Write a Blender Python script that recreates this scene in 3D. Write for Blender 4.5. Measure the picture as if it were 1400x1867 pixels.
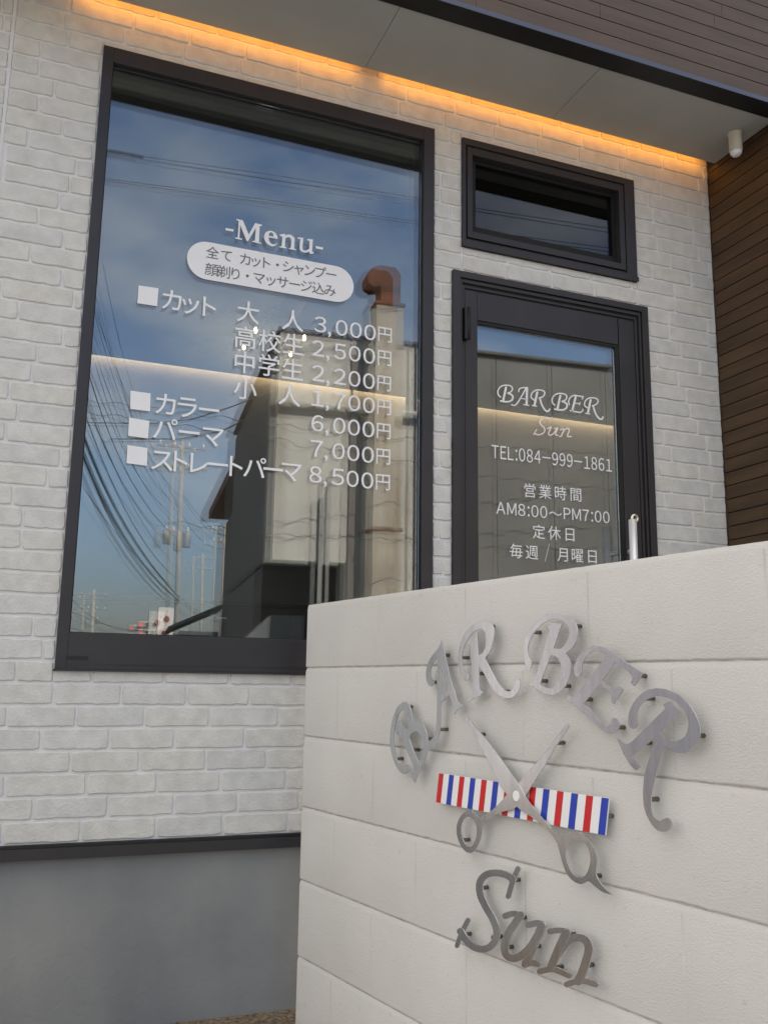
import bpy, bmesh, math, random
from mathutils import Vector, Matrix, noise
R = math.radians
random.seed(7)
scene = bpy.context.scene
C = scene.collection
for o in list(bpy.data.objects): bpy.data.objects.remove(o)

# ---------------------------------------------------------------- camera
FPX = 1675.863                     # focal length in pixels of the 1400x1867 photograph
CAM = Vector((-0.828, -2.93, 0.98))
YAW, PITCH, ROLL = R(21.5603), R(10.6783), R(0.8249)
fw = Vector((math.sin(YAW)*math.cos(PITCH), math.cos(YAW)*math.cos(PITCH), math.sin(PITCH)))
r0 = Vector((math.cos(YAW), -math.sin(YAW), 0)); u0 = r0.cross(fw)
rt = math.cos(ROLL)*r0 + math.sin(ROLL)*u0
up = -math.sin(ROLL)*r0 + math.cos(ROLL)*u0
cd = bpy.data.cameras.new('camera'); cam = bpy.data.objects.new('camera', cd); C.objects.link(cam)
cam.matrix_world = Matrix(((rt.x, up.x, -fw.x, CAM.x), (rt.y, up.y, -fw.y, CAM.y), (rt.z, up.z, -fw.z, CAM.z), (0, 0, 0, 1)))
cd.sensor_fit = 'VERTICAL'; cd.sensor_height = 24.0; cd.lens = FPX/1867*24.0
cd.clip_start = 0.02; cd.clip_end = 2000
scene.camera = cam

# ---------------------------------------------------------------- sky, sun, exposure
SUN_EL, SUN_AZ = R(47), R(24)      # azimuth measured from +Y towards +X: the sun stands behind the shop
w = bpy.data.worlds.new('World'); scene.world = w; w.use_nodes = True
nt = w.node_tree; N = nt.nodes; L = nt.links
for n in list(N): N.remove(n)
out = N.new('ShaderNodeOutputWorld'); bg = N.new('ShaderNodeBackground')
sky = N.new('ShaderNodeTexSky'); sky.sky_type = 'NISHITA'; sky.sun_disc = False
sky.sun_elevation = SUN_EL; sky.sun_rotation = SUN_AZ; sky.air_density = 1.0; sky.dust_density = 1.0; sky.ozone_density = 1.0
tc = N.new('ShaderNodeTexCoord'); mp = N.new('ShaderNodeMapping'); mp.inputs['Scale'].default_value = (1.0, 1.0, 2.2); mp.inputs['Location'].default_value = (0.35, 0.2, 0.1)
n1 = N.new('ShaderNodeTexNoise'); n1.inputs['Scale'].default_value = 2.6; n1.inputs['Detail'].default_value = 7; n1.inputs['Roughness'].default_value = 0.55
cr = N.new('ShaderNodeValToRGB'); cr.color_ramp.elements[0].position = 0.47; cr.color_ramp.elements[1].position = 0.76
cr.color_ramp.elements[1].color = (0.75, 0.75, 0.75, 1)
mx = N.new('ShaderNodeMix'); mx.data_type = 'RGBA'
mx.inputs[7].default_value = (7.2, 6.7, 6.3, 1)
L.new(tc.outputs['Generated'], mp.inputs['Vector']); L.new(mp.outputs[0], n1.inputs['Vector']); L.new(n1.outputs['Fac'], cr.inputs[0])
sp_ = N.new('ShaderNodeSeparateXYZ'); L.new(tc.outputs['Generated'], sp_.inputs[0])
def added_cover(sock, a, b, top):         # unseen cloud added overhead and to the west to neutralise the skylight
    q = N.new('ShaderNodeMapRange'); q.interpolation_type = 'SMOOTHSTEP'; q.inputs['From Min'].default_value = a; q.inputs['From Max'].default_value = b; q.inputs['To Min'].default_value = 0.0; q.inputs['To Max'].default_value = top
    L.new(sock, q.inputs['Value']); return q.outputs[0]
mm = N.new('ShaderNodeMath'); mm.operation = 'MAXIMUM'; L.new(added_cover(sp_.outputs['Z'], .62, .80, .85), mm.inputs[0]); L.new(added_cover(sp_.outputs['X'], -.25, -.75, .85), mm.inputs[1])
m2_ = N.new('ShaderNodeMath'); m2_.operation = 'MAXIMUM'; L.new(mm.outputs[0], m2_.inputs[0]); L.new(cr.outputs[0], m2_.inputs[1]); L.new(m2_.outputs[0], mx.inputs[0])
L.new(sky.outputs[0], mx.inputs[6]); sx = N.new('ShaderNodeSeparateXYZ'); L.new(tc.outputs['Generated'], sx.inputs[0])
hz = N.new('ShaderNodeMapRange'); hz.data_type = 'FLOAT_VECTOR'; hz.interpolation_type = 'SMOOTHSTEP'
hz.inputs[7].default_value = (-.02, -.02, -.02); hz.inputs[8].default_value = (.25, .25, .25); hz.inputs[9].default_value = (.27, .295, .39); hz.inputs[10].default_value = (.80, .97, 1.16)
L.new(sx.outputs['Z'], hz.inputs[6])
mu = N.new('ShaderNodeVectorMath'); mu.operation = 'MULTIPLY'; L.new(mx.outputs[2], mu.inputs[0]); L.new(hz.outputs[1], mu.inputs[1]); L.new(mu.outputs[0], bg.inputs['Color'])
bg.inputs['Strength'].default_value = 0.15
L.new(bg.outputs[0], out.inputs[0])
sd = bpy.data.lights.new('sun', 'SUN'); so = bpy.data.objects.new('sun', sd); C.objects.link(so)
sd.energy = 4.8; sd.angle = R(0.55); sd.color = (1.0, 0.98, 0.95)
sdir = Vector((math.sin(SUN_AZ)*math.cos(SUN_EL), math.cos(SUN_AZ)*math.cos(SUN_EL), math.sin(SUN_EL)))
so.rotation_euler = sdir.to_track_quat('Z', 'Y').to_euler(); so.location = (0, 10, 30)
vs = scene.view_settings; vs.view_transform = 'Standard'; vs.look = 'None'; vs.gamma = 1.0; vs.exposure = 1.08; vs.use_curve_mapping = False
vs.use_white_balance = True; vs.white_balance_temperature = 8950; vs.white_balance_tint = 15.0
scene.render.engine = 'CYCLES'
cy = scene.cycles; cy.use_denoising = True; cy.max_bounces = 10; cy.diffuse_bounces = 5; cy.glossy_bounces = 6; cy.transparent_max_bounces = 16; cy.sample_clamp_indirect = 6.0

# ---------------------------------------------------------------- picking points
def ray(x, y): return (x-700)/FPX*rt - (y-933.5)/FPX*up + fw
def onY(x, y, Y=0.0):
    d = ray(x, y); return CAM + d*((Y-CAM.y)/d.y)
def onZ(x, y, Z):
    d = ray(x, y); return CAM + d*((Z-CAM.z)/d.z)
YG = 0.012                          # the outer face of the shop glass
def seen(x, y, t):                  # a point across the street, t metres out, that shows in the glass at this place
    d = ray(x, y); d = d/d.y; P = CAM + d*t
    return Vector((P.x, 2*YG-P.y, P.z))
def seen_z(x, y, z):
    d = ray(x, y); d = d/d.y
    return seen(x, y, (z-CAM.z)/d.z)
ANG = -1.3894
EO = Vector((0.0, -0.209, 1.221)); WD = Vector((math.cos(ANG), math.sin(ANG), 0)); WN = Vector((WD.y, -WD.x, 0))
ZV = Vector((0, 0, 1))
def onW(x, y, off):
    d = ray(x, y); P0 = EO + WN*off; t = (P0-CAM).dot(WN)/d.dot(WN); P = CAM + d*t
    q = P-EO; return (q.dot(WD), q.z)
def wp(u, v, off=0.0): return EO + WD*u + ZV*v + WN*off

# ---------------------------------------------------------------- materials
def mat(name, col, rough=0.6, metal=0.0, spec=0.5):
    m = bpy.data.materials.new(name); m.use_nodes = True
    b = m.node_tree.nodes['Principled BSDF']
    b.inputs['Base Color'].default_value = (*col, 1); b.inputs['Roughness'].default_value = rough
    b.inputs['Metallic'].default_value = metal; b.inputs['Specular IOR Level'].default_value = spec
    return m
def nd(m, t): return m.node_tree.nodes.new(t)
def lk(m, a, b): m.node_tree.links.new(a, b)
def vary(m, c1, c2, scale=8.0, detail=6, lo=0.35, hi=0.65, stretch=(1, 1, 1), bump=0.0, bscale=60.0, bdist=0.002, bstretch=(1, 1, 1), bdetail=4):
    b = m.node_tree.nodes['Principled BSDF']
    tcn = nd(m, 'ShaderNodeTexCoord'); mpn = nd(m, 'ShaderNodeMapping'); mpn.inputs['Scale'].default_value = stretch
    lk(m, tcn.outputs['Object'], mpn.inputs['Vector'])
    nn = nd(m, 'ShaderNodeTexNoise'); nn.inputs['Scale'].default_value = scale; nn.inputs['Detail'].default_value = detail
    lk(m, mpn.outputs[0], nn.inputs['Vector'])
    r = nd(m, 'ShaderNodeValToRGB'); r.color_ramp.elements[0].position = lo; r.color_ramp.elements[1].position = hi
    r.color_ramp.elements[0].color = (*c1, 1); r.color_ramp.elements[1].color = (*c2, 1)
    lk(m, nn.outputs['Fac'], r.inputs[0]); lk(m, r.outputs[0], b.inputs['Base Color'])
    if bump:
        mp2 = nd(m, 'ShaderNodeMapping'); mp2.inputs['Scale'].default_value = bstretch; lk(m, tcn.outputs['Object'], mp2.inputs['Vector'])
        n2 = nd(m, 'ShaderNodeTexNoise'); n2.inputs['Scale'].default_value = bscale; n2.inputs['Detail'].default_value = bdetail
        lk(m, mp2.outputs[0], n2.inputs['Vector'])
        bp = nd(m, 'ShaderNodeBump'); bp.inputs['Strength'].default_value = bump; bp.inputs['Distance'].default_value = bdist
        lk(m, n2.outputs['Fac'], bp.inputs['Height']); lk(m, bp.outputs[0], b.inputs['Normal'])
    return r
def streaks(m, ramp, col, scale=(9, 9, 0.6), lo=0.55, hi=0.75, amt=0.7):
    """vertical water or rust stains mixed over the colour"""
    b = m.node_tree.nodes['Principled BSDF']
    tcn = nd(m, 'ShaderNodeTexCoord'); mpn = nd(m, 'ShaderNodeMapping'); mpn.inputs['Scale'].default_value = scale
    lk(m, tcn.outputs['Object'], mpn.inputs['Vector'])
    nn = nd(m, 'ShaderNodeTexNoise'); nn.inputs['Scale'].default_value = 1.0; nn.inputs['Detail'].default_value = 5
    lk(m, mpn.outputs[0], nn.inputs['Vector'])
    mr = nd(m, 'ShaderNodeMapRange'); mr.inputs['From Min'].default_value = lo; mr.inputs['From Max'].default_value = hi; mr.inputs['To Max'].default_value = amt
    lk(m, nn.outputs['Fac'], mr.inputs['Value'])
    mixn = nd(m, 'ShaderNodeMix'); mixn.data_type = 'RGBA'; mixn.inputs[7].default_value = (*col, 1)
    lk(m, mr.outputs[0], mixn.inputs[0]); lk(m, ramp.outputs[0], mixn.inputs[6]); lk(m, mixn.outputs[2], b.inputs['Base Color'])
def emit(name, col, s):
    m = bpy.data.materials.new(name); m.use_nodes = True; n = m.node_tree.nodes
    b = n['Principled BSDF']; b.inputs['Base Color'].default_value = (*col, 1); b.inputs['Emission Color'].default_value = (*col, 1); b.inputs['Emission Strength'].default_value = s
    return m
def glass(name, fac, tint):
    m = bpy.data.materials.new(name); m.use_nodes = True; n = m.node_tree.nodes; n.remove(n['Principled BSDF'])
    o = n['Material Output']; t = n.new('ShaderNodeBsdfTransparent'); t.inputs[0].default_value = (*tint, 1)
    g = n.new('ShaderNodeBsdfGlossy'); g.inputs['Roughness'].default_value = 0.0; g.inputs['Color'].default_value = (0.95, 0.97, 1.0, 1)
    lw = n.new('ShaderNodeFresnel'); lw.inputs['IOR'].default_value = 1.3
    ad = n.new('ShaderNodeMath'); ad.operation = 'ADD'; ad.inputs[1].default_value = fac; ad.use_clamp = True
    x = n.new('ShaderNodeMixShader'); l = m.node_tree.links
    l.new(lw.outputs[0], ad.inputs[0]); l.new(ad.outputs[0], x.inputs[0]); l.new(t.outputs[0], x.inputs[1]); l.new(g.outputs[0], x.inputs[2]); l.new(x.outputs[0], o.inputs[0])
    return m

M = {}
M['brick'] = mat('painted_brick', (.6, .6, .58), .85, 0, .2)
vary(M['brick'], (.565, .56, .54), (.66, .655, .635), 22, 8, .32, .68, bump=.9, bscale=130, bdist=.0024, bdetail=7)
M['brick_warm'] = mat('warm_painted_brick', (.6, .58, .54), .85, 0, .2); vary(M['brick_warm'], (.56, .548, .515), (.665, .655, .625), 22, 8, .32, .68, bump=.9, bscale=130, bdist=.0024, bdetail=7)
M['brick_grey'] = mat('grey_painted_brick', (.56, .56, .55), .85, 0, .2); vary(M['brick_grey'], (.54, .54, .53), (.64, .64, .63), 22, 8, .32, .68, bump=.9, bscale=130, bdist=.0024, bdetail=7)
M['mortar'] = mat('pale_mortar', (.69, .70, .71), .9, 0, .2); vary(M['mortar'], (.66, .66, .665), (.72, .72, .725), 10, 4, bump=.4, bscale=200, bdist=.001)
M['block'] = mat('painted_block', (.66, .65, .62), .85, 0, .25)
rr = vary(M['block'], (.570, .567, .552), (.632, .628, .612), 3.0, 6, .3, .7, bump=.7, bscale=190, bdist=.002, bstretch=(1, 1, 1.8), bdetail=5)
streaks(M['block'], rr, (.43, .42, .395), (60, 60, 75), .66, .74, .40)
M['groove'] = mat('block_joint', (.52, .50, .46), .95, 0, .1); vary(M['groove'], (.38, .365, .335), (.55, .535, .505), 40, 5)
M['steel'] = mat('brushed_steel', (.63, .645, .665), .2, 1.0)
M['steel'].node_tree.nodes['Principled BSDF'].inputs['Anisotropic'].default_value = .5
vary(M['steel'], (.59, .605, .625), (.68, .695, .715), 3, 8, stretch=(30, 30, 1), bump=.06, bscale=14, bstretch=(40, 40, 2), bdist=.0006)
M['stud'] = mat('dull_stud', (.22, .19, .15), .5, .8)
M['white'] = mat('white_plate', (.80, .81, .83), .4); M['red'] = mat('red_stripe', (.62, .02, .025), .4); M['blue'] = mat('blue_stripe', (.01, .05, .40), .4)
M['frame'] = mat('dark_bronze_metal', (.052, .048, .052), .42, .25); vary(M['frame'], (.031, .029, .032), (.038, .035, .039), 5, 4)
M['groove_dark'] = mat('black_seal', (.008, .008, .009), .7)
M['glass'] = glass('window_glass', .068, (.92, .95, .95)); M['glass_dark'] = glass('dark_glass', .026, (.42, .45, .48))
M['vinyl'] = mat('white_vinyl', (.80, .815, .84), .6); M['vinyl_dark'] = mat('grey_vinyl', (.14, .145, .15), .6); M['pink_vinyl'] = mat('pale_pink_vinyl', (.85, .78, .78), .55)
M['soffit'] = mat('soffit_board', (.50, .48, .45), .8); vary(M['soffit'], (.345, .36, .35), (.38, .395, .385), 3, 5, bump=.15, bscale=300, bdist=.0006)
M['shedblue'] = mat('blue_grey_steel', (.20, .19, .24), .5)
M['whitewall'] = mat('white_render', (.74, .74, .75), .8); vary(M['whitewall'], (.72, .77, .85), (.77, .82, .90), 1.5, 6)
M['lip'] = mat('drip_lip', (.10, .11, .14), .3, .6)
M['black'] = mat('black_metal', (.006, .006, .007), .5)
M['siding'] = mat('brown_siding', (.13, .075, .055), .55); vary(M['siding'], (.064, .037, .025), (.092, .055, .038), 2.0, 8, stretch=(1, 1, 12), bump=.25, bscale=25, bstretch=(1, 1, 14), bdist=.001)
M['wing'] = mat('walnut_siding', (.10, .05, .025), .5); vary(M['wing'], (.042, .022, .0095), (.080, .042, .0175), 2.2, 8, stretch=(1, 1, 10), bump=.25, bscale=25, bstretch=(1, 1, 14), bdist=.001)
M['concrete'] = mat('foundation_concrete', (.2, .2, .2), .8); rr = vary(M['concrete'], (.18, .192, .205), (.275, .28, .272), 2.3, 9, .3, .7, bump=.5, bscale=60, bdist=.003, bdetail=8); streaks(M['concrete'], rr, (.14, .145, .14), (7, 7, 2.2), .50, .85, .28)
M['gravel'] = mat('brown_gravel', (.16, .11, .075), .9); vary(M['gravel'], (.09, .06, .04), (.30, .22, .15), 70, 6, bump=1, bscale=70, bdist=.01)
M['asphalt'] = mat('asphalt', (.06, .06, .062), .9); vary(M['asphalt'], (.10, .098, .093), (.135, .132, .125), 3, 8, bump=.4, bscale=120, bdist=.004)
M['paving'] = mat('pavement', (.3, .29, .27), .85); vary(M['paving'], (.36, .345, .315), (.44, .42, .385), 2, 6)
M['paint'] = mat('road_paint', (.75, .75, .73), .6)
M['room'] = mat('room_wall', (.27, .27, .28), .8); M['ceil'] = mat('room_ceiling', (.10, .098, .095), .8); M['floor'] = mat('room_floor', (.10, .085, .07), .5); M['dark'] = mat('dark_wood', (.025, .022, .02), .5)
M['led'] = emit('warm_led', (1.0, .42, .07), 5.2); M['led_in'] = emit('room_led', (1.0, .74, .48), 9.0); M['bulb'] = emit('lamp_bulb', (1.0, .70, .38), 9.0); M['downlight'] = emit('downlight', (1, .9, .8), 12)
M['chrome'] = mat('satin_aluminium', (.80, .82, .85), .38, .45); M['brass'] = mat('lock_metal', (.70, .66, .56), .3, 1.0)
M['ivory'] = mat('ivory_plastic', (.52, .50, .44), .45)
M['cream'] = mat('cream_wall', (.55, .51, .42), .8); rr = vary(M['cream'], (.46, .475, .475), (.54, .555, .555), 1.2, 6); streaks(M['cream'], rr, (.24, .21, .17), (5, 5, .35), .50, .74, .65)
M['panel'] = mat('grey_wall_panel', (.40, .385, .34), .8); rr = vary(M['panel'], (.135, .14, .142), (.17, .175, .178), 1.5, 6); streaks(M['panel'], rr, (.24, .22, .19), (6, 6, .3), .55, .8, .5)
M['rust'] = mat('rusty_metal', (.25, .085, .04), .8); vary(M['rust'], (.07, .024, .015), (.19, .065, .035), 5, 8)
M['duct'] = mat('stained_duct', (.42, .40, .36), .7); rr = vary(M['duct'], (.36, .34, .31), (.48, .46, .41), 2, 5); streaks(M['duct'], rr, (.20, .085, .03), (7, 7, .45), .50, .70, .75)
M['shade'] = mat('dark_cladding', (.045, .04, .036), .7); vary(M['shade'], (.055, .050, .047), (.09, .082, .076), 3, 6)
M['tile'] = mat('brown_roof', (.16, .06, .04), .7); M['greywall'] = mat('grey_render', (.22, .22, .22), .8)
M['pole'] = mat('concrete_pole', (.36, .35, .33), .8); M['cable'] = mat('black_cable', (.03, .03, .032), .6); M['steelgrey'] = mat('grey_metal', (.30, .31, .32), .5, .5)
M['signred'] = mat('sign_red', (.30, .06, .04), .5); M['lamp_red'] = emit('red_lamp', (1.0, .06, .05), .5)

# ---------------------------------------------------------------- object helpers
ORG = {}
def link_obj(name, data, origin, parent):
    o = bpy.data.objects.new(name, data); C.objects.link(o)
    ORG[o.name] = Vector(origin)
    if parent: o.parent = parent; o.location = Vector(origin) - ORG[parent.name]
    else: o.location = origin
    return o
def thing(name, label, cat, loc, group=None):
    o = link_obj(name, None, Vector(loc), None); o.empty_display_size = .1
    return tag(o, label, cat, group)
def tag(o, label=None, cat=None, group=None, kind=None):
    if label: o['label'] = label
    if cat: o['category'] = cat
    if group: o['group'] = group
    if kind: o['kind'] = kind
    return o
class MB:
    def __init__(s): s.v = []; s.f = []; s.m = []; s.sm = []
    def add(s, vs, fs, m=0, smooth=False):
        b = len(s.v); s.v += [tuple(v) for v in vs]
        for f in fs: s.f.append([b+i for i in f]); s.m.append(m); s.sm.append(smooth)
    def box(s, x0, x1, y0, y1, z0, z1, m=0):
        s.add([(x, y, z) for x in (x0, x1) for y in (y0, y1) for z in (z0, z1)], [(0, 1, 3, 2), (4, 6, 7, 5), (0, 4, 5, 1), (2, 3, 7, 6), (0, 2, 6, 4), (1, 5, 7, 3)], m)
    def obox(s, o, a, b, c, m=0):     # corner + three edge vectors
        o, a, b, c = map(Vector, (o, a, b, c))
        vs = [o+a*i+b*j+c*k for i in (0, 1) for j in (0, 1) for k in (0, 1)]
        s.add(vs, [(0, 1, 3, 2), (4, 6, 7, 5), (0, 4, 5, 1), (2, 3, 7, 6), (0, 2, 6, 4), (1, 5, 7, 3)], m)
    def tube(s, pts, r, n=8, m=0, cap=True, r2=None):
        pts = [Vector(p) for p in pts]; b = len(s.v); k = len(pts); prev = None
        for i, p in enumerate(pts):
            t = (pts[min(i+1, k-1)] - pts[max(i-1, 0)]).normalized()
            if prev is None: a = t.orthogonal().normalized()
            else: a = (prev - t*prev.dot(t)).normalized()
            prev = a; c = t.cross(a); rr_ = r if r2 is None else r+(r2-r)*i/max(1, k-1)
            for j in range(n):
                q = p + (a*math.cos(2*math.pi*j/n) + c*math.sin(2*math.pi*j/n))*rr_; s.v.append(tuple(q))
        for i in range(k-1):
            for j in range(n):
                s.f.append([b+i*n+j, b+i*n+(j+1) % n, b+(i+1)*n+(j+1) % n, b+(i+1)*n+j]); s.m.append(m); s.sm.append(True)
        if cap:
            s.f.append([b+j for j in range(n)][::-1]); s.m.append(m); s.sm.append(False)
            s.f.append([b+(k-1)*n+j for j in range(n)]); s.m.append(m); s.sm.append(False)
    def lathe(s, base, axis, prof, n=24, m=0):
        base = Vector(base); axis = Vector(axis).normalized(); a = axis.orthogonal().normalized(); c = axis.cross(a); b = len(s.v)
        for (r, h) in prof:
            for j in range(n): s.v.append(tuple(base+axis*h+(a*math.cos(2*math.pi*j/n)+c*math.sin(2*math.pi*j/n))*r))
        for i in range(len(prof)-1):
            for j in range(n): s.f.append([b+i*n+j, b+i*n+(j+1) % n, b+(i+1)*n+(j+1) % n, b+(i+1)*n+j]); s.m.append(m); s.sm.append(True)
        s.f.append([b+j for j in range(n)][::-1]); s.m.append(m); s.sm.append(False)
        s.f.append([b+(len(prof)-1)*n+j for j in range(n)]); s.m.append(m); s.sm.append(False)
    def build(s, name, mats, parent=None, bevel=0.0, origin=None):
        if not isinstance(mats, (list, tuple)): mats = [mats]
        xs = [v[0] for v in s.v]; ys = [v[1] for v in s.v]; zs = [v[2] for v in s.v]
        o = Vector(((min(xs)+max(xs))/2, (min(ys)+max(ys))/2, min(zs))) if origin is None else Vector(origin)
        me = bpy.data.meshes.new(name); me.from_pydata([(v[0]-o.x, v[1]-o.y, v[2]-o.z) for v in s.v], [], s.f)
        for m in mats: me.materials.append(m)
        me.polygons.foreach_set('material_index', s.m); me.polygons.foreach_set('use_smooth', s.sm)
        bm = bmesh.new(); bm.from_mesh(me); bmesh.ops.recalc_face_normals(bm, faces=bm.faces); bm.to_mesh(me); bm.free()
        ob = link_obj(name, me, o, parent)
        if bevel:
            bv = ob.modifiers.new('bevel', 'BEVEL'); bv.width = bevel; bv.segments = 2; bv.limit_method = 'ANGLE'; bv.angle_limit = R(40)
        return ob
def smooth_line(pts, closed=True, k=6):
    """Catmull-Rom through the points; a third value on a point makes it a sharp corner"""
    n = len(pts); res = []
    P = [Vector((p[0], p[1])) for p in pts]; cor = [len(p) > 2 for p in pts]
    for i in range(n if closed else n-1):
        j = (i+1) % n
        if cor[i] and cor[j]: res.append(P[i]); continue
        a = P[i-1] if (closed or i > 0) else P[i]; d = P[(i+2) % n] if (closed or i+2 < n) else P[j]
        b, c = P[i], P[j]; ln = (c-b).length
        t1 = (c-a); t2 = (d-b)
        t1 = Vector((0, 0)) if cor[i] else t1*(ln/max(1e-6, (b-a).length+ln))
        t2 = Vector((0, 0)) if cor[j] else t2*(ln/max(1e-6, (d-c).length+ln))
        if cor[i]: t1 = (c-b)*1.5 - t2*.5
        if cor[j]: t2 = (c-b)*1.5 - t1*.5
        for q in range(k):
            t = q/k; h1 = 2*t**3-3*t*t+1; h2 = t**3-2*t*t+t; h3 = -2*t**3+3*t*t; h4 = t**3-t*t
            res.append(b*h1 + t1*h2 + c*h3 + t2*h4)
    if not closed: res.append(P[-1])
    return res
def brush(pts, w0, w1=None, cap0=True, cap1=True):
    """outline of a round-ended brush stroke along a smoothed line"""
    l = smooth_line(pts, False, 6); w1 = w0 if w1 is None else w1; n = len(l); A = []; B = []
    for i, p in enumerate(l):
        t = (l[min(i+1, n-1)]-l[max(i-1, 0)]).normalized(); nn = Vector((-t.y, t.x)); h = (w0+(w1-w0)*i/(n-1))/2
        A.append(p+nn*h); B.append(p-nn*h)
    def cap(p, q, t, on):
        if not on: return []
        c = (p+q)/2; r = (p-q)/2; return [c + r*math.cos(a) + t*r.length*math.sin(a) for a in [math.pi*k/6 for k in range(1, 6)]]
    t1 = (l[-1]-l[-2]).normalized(); t0 = (l[0]-l[1]).normalized()
    return A + cap(A[-1], B[-1], t1, cap1) + B[::-1] + cap(B[0], A[0], t0, cap0)
DG = bpy.context.evaluated_depsgraph_get
def curve_mesh(loops, thick, bevel=0.0):
    cu = bpy.data.curves.new('c', 'CURVE'); cu.dimensions = '2D'; cu.fill_mode = 'BOTH'; cu.extrude = max(0, thick/2-bevel); cu.bevel_depth = bevel; cu.bevel_resolution = 1
    for lp in loops:
        s = cu.splines.new('POLY'); s.points.add(len(lp)-1); s.use_cyclic_u = True
        for i, p in enumerate(lp): s.points[i].co = (p[0], p[1], 0, 1)
    o = bpy.data.objects.new('c', cu); C.objects.link(o); bpy.context.view_layer.update()
    me = bpy.data.meshes.new_from_object(o.evaluated_get(DG())); bpy.data.objects.remove(o); bpy.data.curves.remove(cu)
    return me
def take(mb, me, M4, m=0):
    mb.add([M4 @ v.co for v in me.vertices], [list(p.vertices) for p in me.polygons], m); bpy.data.meshes.remove(me)
def frame4(o, x, y, z): return Matrix(((x.x, y.x, z.x, o.x), (x.y, y.y, z.y, o.y), (x.z, y.z, z.z, o.z), (0, 0, 0, 1)))
X1, Y1 = Vector((1, 0, 0)), Vector((0, 1, 0))
def on_facade(Y): return frame4(Vector((0, Y, 0)), X1, ZV, -Y1)
def on_wall(off): return frame4(EO+WN*off, WD, ZV, WN)

# ================================================================ THE SHOP
GROUND_Z = 0.0
shop = thing('barber_shop', 'white brick fronted barber shop with dark bronze windows and a brown boarded upper storey', 'shop', (0.5, 0, 0))
FX0, FX1, FZ0, FZ1 = -1.085, 1.835, 0.519, 3.34
HOLES = [(-.713, .512, 1.014, 3.090), (.631, 1.433, 2.629, 3.085), (.590, 1.476, -1, 2.525)]
# brick skin: pale mortar sheet with openings, then every brick as relief on it
mb = MB()
def sheet_with_holes(mb, x0, x1, z0, z1, holes, y0, y1, m):
    xs = sorted({x0, x1, *[min(max(h[i], x0), x1) for h in holes for i in (0, 1)]}); zs = sorted({z0, z1, *[min(max(h[i], z0), z1) for h in holes for i in (2, 3)]})
    for a, b in zip(xs, xs[1:]):
        run = None
        for c, d in zip(zs, zs[1:]):
            cx, cz = (a+b)/2, (c+d)/2
            solid = not any(h[0] < cx < h[1] and h[2] < cz < h[3] for h in holes)
            if solid: run = (run[0], d) if run else (c, d)
            if (not solid or d == zs[-1]) and run: mb.box(a, b, y0, y1, run[0], run[1], m); run = None
sheet_with_holes(mb, FX0, FX1, FZ0, FZ1, HOLES, 0.0, .016, 1)
rng = random.Random(3)
ROW = .0649; SEAM = -.997
def rough_brick(mb, x0, x1, z0, z1):
    w, h = x1-x0, z1-z0
    if w < .012 or h < .012: return
    r = min(.0065, w*.3, h*.3); pts = []
    def edge(ax, az, bx, bz):
        n = max(2, int(math.hypot(bx-ax, bz-az)/.014))
        for i in range(n): t = i/n; pts.append((ax+(bx-ax)*t, az+(bz-az)*t))
    edge(x0+r, z0, x1-r, z0); edge(x1-r*.3, z0+r*.3, x1-r*.3, z0+r*.31); edge(x1, z0+r, x1, z1-r); edge(x1-r*.3, z1-r*.3, x1-r*.31, z1-r*.3)
    edge(x1-r, z1, x0+r, z1); edge(x0+r*.3, z1-r*.3, x0+r*.3, z1-r*.31); edge(x0, z1-r, x0, z0+r); edge(x0+r*.3, z0+r*.3, x0+r*.31, z0+r*.3)
    cx, cz = (x0+x1)/2, (z0+z1)/2; sx = rng.random()*50
    ring = []
    for (x, z) in pts:
        low = 1.0 if z < cz else .45
        d = (noise.noise(Vector((x*55+sx, z*55, 1.3)))*.0030 + noise.noise(Vector((x*160+sx, z*160, 4.1)))*.0018)*low
        ring.append((x+(d if abs(x-cx) > w*.42 else 0), z+(d if abs(z-cz) > h*.35 else 0)))
    n = len(ring); dep = -.0035-rng.random()*.0014
    def inset(p, k): return (p[0]+max(-k, min(k, cx-p[0])), p[1]+max(-k, min(k, cz-p[1])))
    v = [(x, .001, z) for x, z in ring] + [(x, dep*.72, z) for x, z in [inset(p, .0008) for p in ring]] + [(x, dep-.0006*rng.random(), z) for x, z in [inset(p, .0026) for p in ring]]
    f = [[i, (i+1) % n, n+(i+1) % n, n+i] for i in range(n)] + [[n+i, n+(i+1) % n, 2*n+(i+1) % n, 2*n+i] for i in range(n)]
    f.append([2*n+i for i in range(n)])
    mb.add(v, f, rng.choice((0, 0, 2, 3)))
row_x = [[-.817, -.605, -.391, -.188, .017], [-.709, -.516, -.319, -.121], [-.641, -.443, -.245, -.024], [-.734, -.542, -.349, -.131], [-.648, -.450, -.250, -.059], [-.821, -.599, -.395, -.202, .008], [-.740, -.534, -.340, -.146]]
k = 0
zrow = .5844 - ROW
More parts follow.
